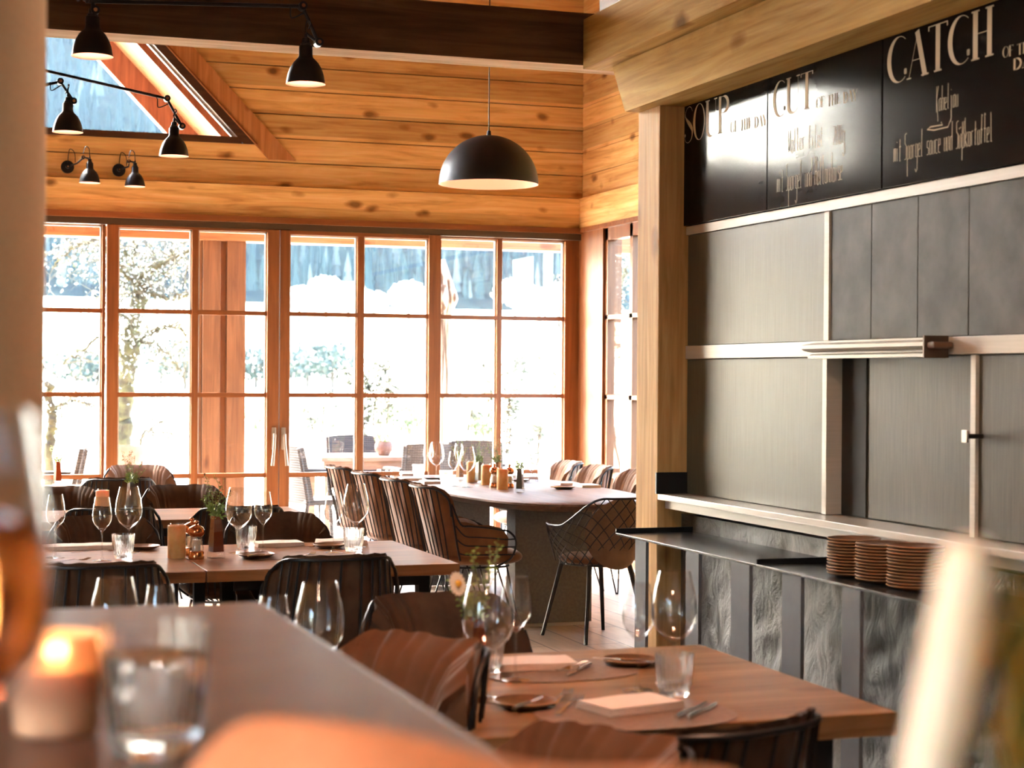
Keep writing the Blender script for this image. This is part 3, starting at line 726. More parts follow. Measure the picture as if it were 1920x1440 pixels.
# ================================================================== CHAIRS
def shell(th, v, zs=.44, aw=.29, flare=.02):
    """point of the bucket shell: th angle from the back (deg), v 0 seat level .. 1 rim"""
    a = abs(th)
    h = .64 + .20*max(0, 1-(a/66)**7)**.6 if a < 66 else .64 - .05*(a-66)/50
    z = zs + (h - zs)*v
    k = (z - zs)/.40
    s, c = math.sin(R(th)), math.cos(R(th))
    e = .62
    x = aw*(.80+.12*min(k,.5) - (.16*max(0, min(1, (66-a)/12))*max(0, k-.3) if a < 66 else 0) + (.08*min(1, (a-66)/14)*k*2 if a > 66 else 0))*math.copysign(abs(s)**e, s)
    y = -.235*math.copysign(abs(c)**e, c) if c > 0 else .30*abs(c)**.9
    y -= .10*k*max(0, c)
    return Vector((x, y, z))
def make_club_chair(fab, label, rumple=.006):
    root = empty('club_chair', (0,0,0), 0, label, 'chair', 'upholstered rod back chairs')
    # pleated shell cushion (inside of the rods) with rolled rim
    def cush(u, v):
        th = -116 + 232*u; a = abs(th)
        vv = v*2
        if vv <= 1: side, t = 0, vv        # inner face going up
        else: side, t = 1, 2 - vv          # outer face going down
        p = shell(th, .02 + .965*t); c = shell(th, t); ctr = Vector((0, min(c.y+.0, .0) if a < 60 else c.y, c.z))
        n = Vector((0,0,0)) - Vector((c.x, c.y+.02 if a < 60 else 0, 0)); n.z = 0
        n = n.normalized() if n.length > 1e-4 else Vector((0,1,0))
        puff = .092*math.sin(PI*min(1, .08+t*.92))**.5 if side == 0 else .012
        pleat = .0075*(abs(math.sin(u*PI*27))-.5)*(t**4)*(1 if side == 0 else .15)
        fold = rumple*(math.sin(u*PI*9+t*5)+.7*math.sin(u*PI*17-t*7+1))*t
        p = p + n*(puff*(1 if side == 0 else .2) + pleat + fold)
        rr = max(0, 1-abs(v-.5)/.14); p.z += (.016*rr**.5 + .0035*rumple/.006*math.sin(u*PI*27+.5)*rr*.5) if rr > 0 else 0
        edge = min(u, 1-u)
        if edge < .06: p.z -= .05*(1-edge/.06)**2*t
        return p
    bm = bmesh.new(); G = grid(bm, cush, 163, 23)
    for col in (G[0], G[-1]):
        try: bm.faces.new(col)
        except Exception: pass
    bmesh.ops.recalc_face_normals(bm, faces=bm.faces)
    link('shell_cushion', bm, fab, root, 70)
    bm = bmesh.new()
    def seatf(u, v):
        a = 2*PI*u; sx = math.copysign(abs(math.cos(a))**.55, math.cos(a)); sy = math.copysign(abs(math.sin(a))**.55, math.sin(a))
        r = math.sin(PI*v)**.45 if 0 < v < 1 else 0; zz = -math.cos(PI*v)
        return Vector((.235*sx*r, .015+.26*sy*r, .435+.05*zz + .012*(1-r)))
    grid(bm, seatf, 36, 11, wrap=True); bmesh.ops.remove_doubles(bm, verts=bm.verts, dist=.0008)
    bmesh.ops.recalc_face_normals(bm, faces=bm.faces)
    link('seat_cushion', bm, fab, root, True)
    # rods
    def out(p, d=.016):
        n = Vector((p.x, p.y if p.y < 0 else 0, 0)); n = n.normalized() if n.length else n
        return p + n*d
    bm = bmesh.new()
    rim = [out(shell(t, .99)) for t in range(-60, 61, 4)]
    lo = lambda t: out(shell(t, -.06), .004)
    tube(bm, smoothpts([lo(-66), out(shell(-64, .3)), out(shell(-62, .7))] + rim + [out(shell(62, .7)), out(shell(64, .3)), lo(66)], 2), .0065, 6)
    for t in (-46, -36, -27, -18, -9, 0, 9, 18, 27, 36, 46):
        p = [out(shell(t, v)) for v in (.985, .7, .4, .15)] + [lo(t), Vector((lo(t).x*.75, lo(t).y*.6, .385))]
        tube(bm, smoothpts(p, 3), .0042, 5)
    link('back_frame', bm, M_black, root, True)
    for s in (-1, 1):
        bm = bmesh.new()
        ff = [out(shell(s*t, 1.0)) for t in (62, 70, 80, 92, 104, 114)]
        fr = out(shell(s*118, .9)); 
        loop = [out(shell(s*60, .72))] + ff + [Vector((fr.x, fr.y+.025, fr.z-.02)), Vector((fr.x, fr.y+.03, .50)), Vector((fr.x*.95, fr.y+.0, .43)), Vector((fr.x*.75, fr.y-.07, .385))]
        tube(bm, smoothpts(loop, 4), .006, 6)
        for v in (.68, .40, .12):
            p = [out(shell(s*t, v + (0 if t > 70 else .0))) for t in (64, 74, 86, 98, 110)]; q = p[-1]
            p.append(Vector((fr.x, fr.y+.028, q.z)))
            tube(bm, smoothpts(p, 3), .0042, 5)
        link('arm_frame', bm, M_black, root, True)
    bm = bmesh.new(); ring = [(.19*math.copysign(abs(math.cos(a))**.6, math.cos(a)), .2*math.copysign(abs(math.sin(a))**.6, math.sin(a)), .383) for a in [2*PI*i/28 for i in range(28)]]
    tube(bm, ring, .006, 6, closed=True); link('seat_ring', bm, M_black, root, True)
    for sx in (-1, 1):
        for sy in (-1, 1):
            bm = bmesh.new()
            tube(bm, smoothpts([(sx*.17, sy*.10, .385), (sx*.225, sy*.205, .02), (sx*.227, sy*.215, .006), (sx*.224, sy*.222, .02), (sx*.10, sy*.18, .385)], 4), .0058, 6)
            link('leg', bm, M_black, root, True)
    return root
P_CH = Proto(make_club_chair(M_fab, 'taupe chair'))
P_CHL = Proto(make_club_chair(M_fab_lt, 'sand chair'))
P_CHO = Proto(make_club_chair(M_fab_or, 'cinnamon chair', .009))
def chair_at(P, top, face, label, zt=.855, d=.30, turn=0, fix=None, sc=None):
    """stand a chair so that the middle of its back rim is where the photo shows it; face = heading in degrees (0 = +Y)"""
    p = onZ(top[0], top[1], zt) if fix is None else Vector(fix)
    a = R(face + turn); dx, dy = -math.sin(a), math.cos(a)
    return P.put((p.x+dx*d, p.y+dy*d, 0), a, label, sc=sc)
FY, BY_, PX_, MX_ = 0, 180, -90, 90
chair_at(P_CH, (190,1050), FY, 'rod back chair seen from behind at the left end of the middle table')
chair_at(P_CH, (635,1036), FY, 'rod back chair seen from behind at the right part of the middle table', fix=onZ(635,1036,.855)+Vector((0,.0,0)))
chair_at(P_CH, (190,962), BY_, 'taupe chair facing the camera behind the left wine glasses of the middle table', fix=(onY(190,962,7.78).x, 7.78, 0))
chair_at(P_CH, (512,968), BY_, 'taupe chair facing the camera behind the tall rust vase and right wine glasses', fix=(onY(512,968,7.78).x, 7.78, 0))
chair_at(P_CH, (455,945), FY, 'rod back chair seen from behind at the second table row, right one')
chair_at(P_CH, (212,946), FY, 'rod back chair seen from behind at the second table row, left one')
chair_at(P_CH, (340,907), BY_, 'taupe chair facing the camera at the far side of the second table row', fix=(onY(340,907,9.86).x, 9.86, 0))
chair_at(P_CH, (112,912), BY_, 'taupe chair facing the camera next to the white column, second table row', fix=(onY(108,912,9.86).x, 9.86, 0))
chair_at(P_CH, (226,893), FY, 'rod back chair seen from the back beyond the grey vase with herbs')
chair_at(P_CHL, (257,874), BY_, 'sand chair by the window below the terracotta planter', fix=(onY(257,874,12.1).x, 12.1, 0))
chair_at(P_CHO, (805,1165), MX_, 'cinnamon chair turned to the left, its pleated back right behind the bar table', turn=25, fix=(1.07, 3.66, 0), sc=1.055)
chair_at(P_CH, (812,1108), BY_, 'dark taupe chair facing the camera behind the cinnamon chair')
chair_at(P_CH, (1420,1340), FY, 'rod back chair at the near edge of the front right table', turn=20, fix=onZ(1420,1342,.855))
chair_at(P_CHO, (1160,1368), MX_, 'cinnamon chair cut by the bottom edge of the view', turn=25, fix=onZ(1160,1368,.855))
for i, (px, py, lab) in enumerate(((790,907,'nearest to the camera'), (735,895,'second from the camera'), (680,884,'third from the camera'), (630,877,'farthest from the camera'))):
    yv = (9.67, 10.33, 11.03, 11.76)[i]
    chair_at(P_CHO, None, PX_, 'rod back armchair left of the oval table, '+lab, turn=4 if i else 0, fix=(onY(px, py, yv).x, yv, 0))
for i, (px, y, lab) in enumerate(((1062,12.10,'farthest, beside the window'), (1117,11.45,'middle one'), (1192,10.80,'nearest, half hidden by the wooden post'))):
    t = .262 + math.atan((px-960)/FPX) ; p = onY(px, 870, y)
    chair_at(P_CHL, None, MX_, 'sand chair right of the oval table, '+lab, fix=(p.x+.05, p.y, 0))

# wire armchair with the diamond mesh
def make_wire_chair():
    root = empty('wire_armchair', (0,0,0), 0, 'black diamond wire armchair with brown back cushion at the near end of the oval table', 'chair')
    def sh(th, v):
        a = abs(th); h = .80 if a < 30 else (.64+.16*(.5+.5*math.cos(PI*(a-30)/55)) if a < 85 else .64)
        z = .42 + (h-.42)*v; k = (z-.42)/.38
        r = (.19 + .10*math.sin(min(1, k*1.1+.08)*PI/2))
        return Vector((1.0*r*math.sin(R(th)), -r*1.0*math.cos(R(th))-.05*k*max(0, math.cos(R(th)))+.0, z))
    bm = bmesh.new()
    tube(bm, smoothpts([Vector((-.14,.19,.425))]+[sh(-122, .5)]+[sh(t, 1) for t in range(-112, 113, 8)]+[sh(122, .5)]+[Vector((.14,.19,.425))], 3), .0065, 6)
    ring = [(.18*math.cos(a), .2*math.sin(a), .42) for a in [2*PI*i/28 for i in range(28)]]
    tube(bm, ring, .006, 6, closed=True)
    link('rim_frame', bm, M_black, root, True)
    bm = bmesh.new(); n = 15
    for s in (-1, 1):
        for i in range(n+6):
            t0 = -150 + i*14.5
            pts = []
            for k in range(9):
                v = k/8; th = (t0 + 62*v)*s
                if abs(th) > 118: continue
                q = sh(th, v); q = q + Vector((q.x, q.y, 0)).normalized()*(.004 if s > 0 else .0)
                pts.append(q)
            if len(pts) > 2: tube(bm, pts, .0032, 5)
    for t in range(-60, 61, 15): tube(bm, [sh(t, 0), Vector((sh(t,0).x*.4, sh(t,0).y*.4, .405)), Vector((sh(t,0).x*-.3, .14, .41))], .0032, 5)
    link('wire_mesh', bm, M_black, root, True)
    def cu(u, v):
        a = 2*PI*u; x = .195*math.cos(a)*math.sin(PI*v/1); zz = .60 + .20*math.sin(a)*math.sin(PI*v)
        d = -math.cos(PI*v)
        th = math.degrees(math.asin(max(-.9, min(.9, x/.28)))); k = (zz-.42)/.38
        y = -.26*math.cos(R(th)) - .04*k + .035 + .028*d
        return Vector((x, y, zz))
    bm = bmesh.new(); grid(bm, cu, 30, 13, wrap=True); bmesh.ops.remove_doubles(bm, verts=bm.verts, dist=.001); bmesh.ops.recalc_face_normals(bm, faces=bm.faces)
    link('back_cushion', bm, fabric('light taupe velvet', (.13,.08,.052), (.18,.115,.077)), root, True)
    def se(u, v):
        a = 2*PI*u; r = math.sin(PI*v)**.4 if 0 < v < 1 else 0
        return Vector((.20*math.cos(a)*r, .01+.21*math.sin(a)*r, .445 - .028*math.cos(PI*v)))
    bm = bmesh.new(); grid(bm, se, 30, 11, wrap=True); bmesh.ops.remove_doubles(bm, verts=bm.verts, dist=.0008); bmesh.ops.recalc_face_normals(bm, faces=bm.faces)
    link('seat_cushion', bm, M_fab_or, root, True)
    for a in (45, 135, 225, 315):
        c, s = math.cos(R(a)), math.sin(R(a)); bm = bmesh.new()
        tube(bm, [(c*.19, s*.19, .42), (c*.30, s*.30, .0)], [.014, .010], 10); link('leg', bm, M_black, root, True)
    return root
wc = make_wire_chair()
# feet measured on the floor
feet = [onZ(1025,1192,0), onZ(1094.6,1216,0), onZ(1162.7,1187,0)]
c0 = (feet[0] + feet[2])/2
wc.location = (c0.x+.02, c0.y-.12, 0); wc.rotation_euler = (0, 0, R(14))

# ================================================================== TABLES
ZT = .75
def table(name, x0, x1, y0, y1, label, m=None, group=None, leg='post', zt=ZT, th=.042):
    root = empty(name, ((x0+x1)/2, (y0+y1)/2, 0), 0, label, 'table', group)
    hx, hy = (x1-x0)/2, (y1-y0)/2
    link('table_top', BX(-hx, -hy, zt-th, hx, hy, zt, bevel=.003), m or M_tab, root)
    link('apron', BX(-hx+.12, -hy+.13, zt-th-.05, hx-.12, hy-.13, zt-th), M_black, root)
    for sx in (-1, 1):
        for sy in (-1, 1):
            X, Y = sx*(hx-.10), sy*(hy-.16)
            link('leg', BX(X-.022, Y-.022, 0, X+.022, Y+.022, zt-th), M_black, root)
    return root
NY, FYY = 6.41, 7.39
xs = onZ(389, 1072, ZT).x; xe = 2.0
table('dining_table', -.55, xs-.003, NY, FYY, 'left half of the middle dining table, wine glasses and stone lantern on it', group='dining tables in rows')
table('dining_table', xs+.003, xe, NY, FYY, 'right half of the middle dining table, tumbler and tall glass on its right end', M_tab, group='dining tables in rows')
table('dining_table', -.4, 1.0, 8.72, 9.45, 'pale shining table of the second row, its left half carrying the grey vase', group='dining tables in rows')
table('dining_table', 1.006, 1.97, 8.72, 9.45, 'pale shining table end of the second row, in front of the sliding doors', M_tab, group='dining tables in rows')
table('dining_table', -.3, 1.15, 11.05, 11.65, 'table nearest the window at the left, rust vase standing on it', group='dining tables in rows')
table('dining_table', onZ(950,1390,ZT).x-.06, 2.012, 3.30, 4.29, 'front right dining table laid for two with rose napkins', M_tab_light, group='dining tables in rows', th=.05)
table('dining_table', -.3, .98, 3.62, 4.5, 'table half hidden behind the bar table, four wine glasses on it', group='dining tables in rows')
# oval table
root = empty('oval_table', (3.70, 10.72, 0), 0, 'large dark oval dining table on grey pedestals near the corner window', 'table')
def oval(n=72, a=.575, b=1.52, e=.62): return [(a*math.copysign(abs(math.cos(t))**e, math.cos(t)), b*math.copysign(abs(math.sin(t))**(e*1.25), math.sin(t))) for t in [2*PI*i/n for i in range(n)]]
bm = bmesh.new(); O_ = oval()
def ring(z, k): return [bm.verts.new((x*k, y*(1-(1-k)*.38), z)) for x, y in O_]
r0, r1, r2, r3 = ring(ZT-.045, .93), ring(ZT-.012, 1), ring(ZT-.002, 1), ring(ZT, .995)
for A, B in ((r0,r1),(r1,r2),(r2,r3)):
    for i in range(72): bm.faces.new((A[i], A[(i+1)%72], B[(i+1)%72], B[i]))
bm.faces.new(r3); bm.faces.new(r0[::-1]); link('table_top', bm, M_oval, root, 40)
pl0, pr0 = onY(965, 1178, 9.72).x - 3.70, onY(1109, 1173, 9.72).x - 3.70
link('pedestal', BX(pl0, 9.72-10.72, 0.02, pr0, 9.72-10.72+.16, ZT-.045, bevel=.003), M_anth, root)
link('pedestal', BX(-.30, .95, 0.02, .16, 1.12, ZT-.045, bevel=.003), M_anth, root)
link('stretcher', BX(-.03, -.86, .60, .03, .97, ZT-.045), M_anth, root)
link('foot_plate', BX(pl0+.02, -1.0+.01, 0, pr0-.02, -.85, .02), M_alu, root)
# bar table in the foreground
ZBAR = 1.15
c = onZ(490, 1128, ZBAR)
root = empty('bar_table', (c.x-.55, c.y-1.0, 0), 0, 'high table with brown top in the left foreground, out of focus', 'table')
link('table_top', BX(-.95, -1.0, ZBAR-.045, .55, 1.0, ZBAR, bevel=.003), M_bar, root)
for sx in (-.8, .40):
    for sy in (-.85, .85): link('leg', BX(sx-.03, sy-.03, 0, sx+.03, sy+.03, ZBAR-.045), M_black, root)

# ================================================================== TABLEWARE
def lathe_obj(name, profs, m, parent, seg=28, **k):
    bm = bmesh.new()
    for p in profs: lathe(bm, p, seg, **k)
    bmesh.ops.recalc_face_normals(bm, faces=bm.faces)
    return link(name, bm, m, parent, True)
def wine(h, r, rt, foot, zbowl, label='wine glass'):
    root = empty('wine_glass', (0,0,0), 0, label, 'glass', 'wine glasses on the tables')
    zt = h; b = h - zbowl
    outer = [(.004, zbowl-.004), (.012, zbowl+.002), (.45*r, zbowl+.06*b), (.78*r, zbowl+.17*b), (.95*r, zbowl+.29*b), (r, zbowl+.40*b), (.97*r, zbowl+.55*b), (.90*r, zbowl+.70*b), (.5*(rt+.88*r), zbowl+.85*b), (rt, zt)]
    t = .0013
    inner = [(max(0, x-t), z + (.004 if i < 3 else 0)) for i, (x, z) in enumerate(outer)]
    inner[0] = (0, zbowl+.008)
    lathe_obj('bowl', [[(0, zbowl-.002)] + outer + [(rt-t*.5, zt+.0006)] + inner[::-1]], M_glass, root, 32)
    lathe_obj('stem', [[(0,.003),(.010,.006),(.0045,.016),(.0033,.05),(.0033, zbowl-.012),(.006, zbowl-.002)]], M_glass, root, 10)
    lathe_obj('foot', [[(0,0),(foot,.0005),(foot,.002),(.010,.006),(0,.007)]], M_glass, root, 28)
    return root
P_BIG = Proto(wine(.262, .054, .037, .043, .098))
P_SM = Proto(wine(.243, .037, .027, .036, .118))
def tumbler(label='tumbler'):
    root = empty('tumbler', (0,0,0), 0, label, 'glass', 'ribbed water tumblers')
    h = .094; o_ = [(.030,0),(.033,.003),(.0335,.010),(.0345,.016),(.040,.05),(.0445,h)]
    i_ = [(.0425,h),(.038,.05),(.0325,.020),(0,.016)]
    lathe_obj('glass_wall', [[(0,.001)]+o_+i_], M_glass_r, root, 72, rib=.05, rn=20, rz0=.011, rz1=.085)
    return root
M_glass_r = bpy.data.materials.new('ribbed glass'); M_glass_r.use_nodes = True; _t = M_glass_r.node_tree; _t.nodes.clear()
_a = _t.nodes.new('ShaderNodeBsdfGlass'); _a.inputs['IOR'].default_value = 1.45; _b = _t.nodes.new('ShaderNodeBsdfTransparent'); _b.inputs[0].default_value = (.95,.95,.95,1)
_m = _t.nodes.new('ShaderNodeMixShader'); _m.inputs[0].default_value = .35; _o = _t.nodes.new('ShaderNodeOutputMaterial')
_t.links.new(_a.outputs[0], _m.inputs[1]); _t.links.new(_b.outputs[0], _m.inputs[2]); _t.links.new(_m.outputs[0], _o.inputs[0])
P_TU = Proto(tumbler())
ZTOPB = ZT + .262; ZTOPS = ZT + .243
def at(px, py, z=ZT, zb=ZT): q = onZ(px, py, z); return (q.x, q.y, zb)
# middle table
P_SM.put(at(104,1046), 0, 'slim wine glass next to the white column on the middle table')
P_SM.put(at(191,1052), 0, 'slim wine glass left of the big glass, in front of the pale lantern')
P_BIG.put(at(241,1036), 0, 'big wine glass behind the ribbed tumbler at the left of the middle table')
P_TU.put(at(231,1047), 0, 'ribbed tumbler at the left of the middle table below the big wine glass')
P_BIG.put(at(447,1037), 0, 'big wine glass beside the tall rust vase on the middle table')
P_SM.put(at(493,1036), 0, 'slim wine glass to the right of the big one, centre of the middle table')
P_TU.put(at(461,1030), 0, 'ribbed tumbler behind the big wine glass beside the rust vase')
P_SM.put(at(625,1037), 0, 'slim wine glass near the right end of the middle table, left of the big one')
P_BIG.put(at(667,1026), 0, 'big wine glass near the right end of the middle table')
P_TU.put(at(663,1034), 0, 'ribbed tumbler at the right end of the middle table')
# half hidden table
P_BIG.put(at(600,1092,ZTOPB), 0, 'big wine glass rising behind the right edge of the bar table')
P_SM.put(at(513,1117,ZTOPS), 0, 'slim wine glass peeking out at the corner of the bar table')
P_BIG.put(at(216,1083,ZTOPB), 0, 'big wine glass peeking over the bar table above the water tumbler')
P_SM.put(at(301,1097,ZTOPS), 0, 'slim wine glass peeking over the bar table behind its water tumbler')
# front right table
P_BIG.put(at(914,1313), 0, 'big wine glass in front of the daisy vase at the left of the front table', sc=1.07)
P_SM.put(at(966,1276), 0, 'slim wine glass between the daisy vase and the folded napkin')
P_BIG.put(at(1265,1071,ZTOPB), 0, 'big wine glass behind the tumbler on the front right table')
P_SM.put(at(1196,1296), 0, 'slim wine glass left of the tumbler on the front right table')
P_TU.put(at(1264,1304), 0, 'ribbed tumbler beside the rose napkin on the front right table')
P_TU.put(at(912,1262), 0, 'ribbed tumbler half hidden behind the pleated cinnamon chair')
# oval table
for px, py, P, lab in ((785,896,P_TU,'ribbed tumbler at the far left of the oval table'), (836,909,P_TU,'ribbed tumbler in front of the two tall glasses, left part of the oval table'),
    (1020,904,P_TU,'ribbed tumbler in front of the sand chairs on the oval table'), (962,896,P_TU,'ribbed tumbler behind the right blue grey vase on the oval table'),
    (803,896,P_SM,'slim wine glass in front of the door stile on the oval table'), (818,900,P_BIG,'big wine glass right beside the slim one at the left of the oval table'),
    (850,912,P_SM,'slim wine glass between left tumbler and big glass on the oval table'), (876,914,P_BIG,'big wine glass in front of the amber lanterns on the oval table'),
    (860,890,P_SM,'slim wine glass farthest back among the oval table glasses'),
    (996,908,P_SM,'slim wine glass right of the blue grey vase on the oval table'), (1010,902,P_SM,'slim wine glass behind the right tumbler on the oval table')):
    sc = .93 if P is P_SM and px < 990 and px > 840 else None
    P.put(at(px, py), 0, lab, sc=.72 if px in (996, 1010) else sc)

# amber stone lanterns with a glass insert
def lantern(m, label='l'):
    root = empty('candle_lantern', (0,0,0), 0, label, 'lantern', 'cylindrical stone lanterns')
    lathe_obj('stone_body', [[(0,0),(.034,0),(.0355,.002),(.0355,.128),(.033,.130),(.028,.128),(.028,.02),(0,.02)]], m, root, 32)
    lathe_obj('glass_insert', [[(.0275,.022),(.0275,.136),(.0262,.137),(.0258,.135),(.0258,.024)]], M_glass, root, 28)
    lathe_obj('candle', [[(0,.021),(.022,.021),(.022,.085),(0,.087)]], mat('ivory wax', (.85,.75,.6), .5), root, 20)
    return root
P_LA = Proto(lantern(M_candle)); P_LP = Proto(lantern(M_candle_p))
P_LA.put(at(331,1046), 0, 'amber stone lantern left of the copper mills on the middle table', sc=.98)
P_LP.put(at(192,965), 0, 'pale peach stone lantern on the second table row, behind a wine glass', sc=.95)
P_LA.put(at(942,918), .6, 'amber stone lantern nearest of three on the oval table')
P_LA.put(at(912,909), 1.2, 'amber stone lantern between blue grey and rust vases on the oval table')
P_LA.put(at(885,904), 2.2, 'amber stone lantern behind the big wine glass on the oval table', sc=1.05)
# copper mills
def mill(label='m'):
    root = empty('pepper_mill', (0,0,0), 0, label, 'pepper mill', 'copper and glass mills')
    lathe_obj('base', [[(0,0),(.030,0),(.031,.004),(.030,.028),(.027,.031),(0,.031)]], M_copper, root, 24)
    lathe_obj('glass_body', [[(.0275,.031),(.029,.045),(.025,.062),(.0205,.078),(.021,.088),(.0195,.088),(.019,.078),(.0235,.062),(.0272,.045),(.026,.032)]], M_glass, root, 24)
    lathe_obj('salt_filling', [[(0,.033),(.017,.033),(.0165,.075),(0,.077)]], noisy('coarse salt', (.62,.50,.40), (.78,.68,.58), 300, .8), root, 16)
    lathe_obj('cap', [[(0,.088),(.022,.088),(.031,.098),(.0325,.110),(.028,.124),(.016,.131),(.006,.134),(.005,.137),(.0085,.141),(.0095,.146),(.006,.151),(0,.152)]], M_copper, root, 24)
    return root
P_MI = Proto(mill())
P_MI.put(at(368,1048), 0, 'copper capped glass mill in front of its twin on the middle table', sc=.98)
P_MI.put(at(359,1041), 0, 'copper capped glass mill half hidden behind the other one', sc=.98)
P_MI.put(at(927,914), 0, 'copper mill left of the nearest amber lantern on the oval table')
P_MI.put(at(955,915), 0, 'copper mill right behind the nearest amber lantern on the oval table')
# tapered bud vases with herbs
def vase(m, rnd, kind, label):
    root = empty('bud_vase', (0,0,0), 0, label, 'vase', 'bud vases with herbs')
    bm = bmesh.new()
    def sq(r, z, n=4): return [bm.verts.new((r*math.cos(PI/4+i*PI/2)*1.25, r*math.sin(PI/4+i*PI/2)*1.25, z)) for i in range(4)]
    A, B, C_ = sq(.0225, .022), sq(.021, .05), sq(.0145, .145)
    for P_, Q in ((A,B),(B,C_)):
        for i in range(4): bm.faces.new((P_[i], P_[(i+1)%4], Q[(i+1)%4], Q[i]))
    bm.faces.new(A[::-1]); bm.faces.new(C_)
    link('coloured_core', bm, m, root)
    bm = bmesh.new(); A, B, C_ = sq(.027, 0), sq(.0275, .004), sq(.0165, .148)
    for P_, Q in ((A,B),(B,C_)):
        for i in range(4): bm.faces.new((P_[i], P_[(i+1)%4], Q[(i+1)%4], Q[i]))
    bm.faces.new(A[::-1]); link('glass_shell', bm, M_glass, root)
    rg = random.Random(rnd); st = bmesh.new(); lf = bmesh.new(); fl = bmesh.new()
    for k in range(11):
        a = rg.uniform(0, 2*PI); sp = rg.uniform(.015, .07); hh = rg.uniform(.05, .15)
        pts = smoothpts([(0,0,.12), (sp*.25*math.cos(a), sp*.25*math.sin(a), .15), (sp*.7*math.cos(a), sp*.7*math.sin(a), .15+hh*.6), (sp*math.cos(a+.3), sp*math.sin(a+.3), .15+hh)], 4)
        tube(st, pts, .0009, 4)
        for q in pts[4:]:
            for _ in range(3):
                d = Vector((rg.uniform(-1,1), rg.uniform(-1,1), rg.uniform(-.3,1))).normalized(); s_ = rg.uniform(.004, .009)
                u = d.orthogonal().normalized()*s_*.35; c_ = q + d*.004
                f = lf.faces.new([lf.verts.new(v) for v in (c_, c_+d*s_*.5+u, c_+d*s_*1.2, c_+d*s_*.5-u)])
        if kind == 'dark' and k % 2: lathe(fl, [(0,-.004),(.004,0),(.0025,.005),(0,.006)], 6, c=pts[-1])
    for _ in range(150):
        a = rg.uniform(0, 2*PI); r_ = rg.uniform(0, .024); z_ = rg.uniform(.14, .185); q = Vector((r_*math.cos(a), r_*math.sin(a), z_))
        d = Vector((math.cos(a)*.8, math.sin(a)*.8, rg.uniform(-.5, 1))).normalized(); s_ = rg.uniform(.008, .016); u = d.orthogonal().normalized()*s_*.3
        lf.faces.new([lf.verts.new(v) for v in (q, q+d*s_*.5+u, q+d*s_*1.2, q+d*s_*.5-u)])
    link('stems', st, M_stem, root); o = link('leaves', lf, M_leaf, root); o['kind'] = 'stuff'
    if kind == 'dark': link('seed_heads', fl, mat('dark seed head', (.16,.10,.05), .8), root)
    else: fl.free()
    if kind == 'daisy':
        d = Vector((-.05, -.01, .215)); b2 = bmesh.new(); tube(b2, smoothpts([(0,0,.12), (-.012,0,.19), tuple(d)], 5), .0013, 5); link('daisy_stem', b2, M_stem, root)
        b2 = bmesh.new(); nrm = Vector((.25,-.93,.25)).normalized(); u = nrm.orthogonal().normalized(); v = nrm.cross(u)
        for i in range(16):
            a = 2*PI*i/16; e = math.cos(a)*u + math.sin(a)*v; g_ = -math.sin(a)*u + math.cos(a)*v
            prism(b2, [d+e*.006+g_*.002, d+e*.018+g_*.0045, d+e*.025+g_*.002, d+e*.025-g_*.002, d+e*.018-g_*.0045, d+e*.006-g_*.002], nrm*.0006)
        fo = link('daisy_petals', b2, M_white_fl, root)
        b2 = bmesh.new(); bmesh.ops.create_uvsphere(b2, u_segments=12, v_segments=8, radius=.0075, matrix=Matrix.Translation(d+nrm*.002)); link('daisy_centre', b2, M_yellow, root, True)
    return root
def put_vase(m, seed, px, py, label, kind='plain', sc=1, rz=.3, z=ZT):
    o = vase(m, seed, kind, label); o.location = at(px, py, z, z); o.rotation_euler = (0,0,rz); o.scale = (sc,)*3; return o
put_vase(M_vase_b, 1, 405, 1046, 'tall rust brown bud vase with herbs right of the copper mills', 'dark', 1.12)
put_vase(M_vase_g, 2, 246, 962, 'blue grey bud vase with bushy herbs on the second table row', 'plain', 1.1)
put_vase(M_vase_b, 3, 108, 908, 'rust brown bud vase beside the white column on the window table', 'plain', 1.0)
put_vase(M_vase_b, 4, 862, 900, 'rust brown bud vase seen through the big wine glass on the oval table', 'plain', .95)
put_vase(M_vase_g, 5, 898, 907, 'blue grey bud vase left of the middle amber lantern on the oval table')
put_vase(M_vase_b, 6, 930, 909, 'rust brown bud vase behind the nearest amber lantern on the oval table', 'dark', 1.02)
put_vase(M_vase_g, 7, 975, 923, 'blue grey bud vase standing alone at the right on the oval table', 'dark', 1.0, .9)
put_vase(M_vase_b, 8, 889, 1288, 'rust brown bud vase with herbs and a white daisy on the front table', 'daisy', 1.12)

# plates, napkins, cutlery
def rim_plate(label='p'):
    root = empty('bread_plate', (0,0,0), 0, label, 'plate', 'bread plates on the tables')
    lathe_obj('plate_body', [[(0,.002),(.04,0),(.045,.002),(.064,.010),(.0685,.0145),(.067,.016),(.062,.0135),(.044,.007),(0,.006)]], M_plate, root, 32)
    bm = bmesh.new(); tube(bm, [(.0678*math.cos(a*PI/16), .0678*math.sin(a*PI/16), .0152) for a in range(32)], .0013, 5, closed=True); link('glazed_rim', bm, M_plate_rim, root, True)
    return root
P_PL = Proto(rim_plate())
def napkin(m=None, label='n', w_=.20, d_=.13):
    root = empty('napkin', (0,0,0), 0, label, 'napkin', 'folded napkins')
    bm = bmesh.new()
    for k in range(4):
        z = k*.0042
        s_ = 1-.01*k
        def f(u, v, z=z, s_=s_): return Vector(((u-.5)*w_*s_, (v-.5)*d_*s_, z+.0042+.0015*math.sin(u*9+k)*math.sin(v*7)))
        grid(bm, f, 8, 6)
        box(bm, -w_/2*s_, -d_/2*s_, z, w_/2*s_, d_/2*s_, z+.0034, bevel=.0012)
    link('cloth', bm, m or M_napkin, root, True); return root
P_NA = Proto(napkin())
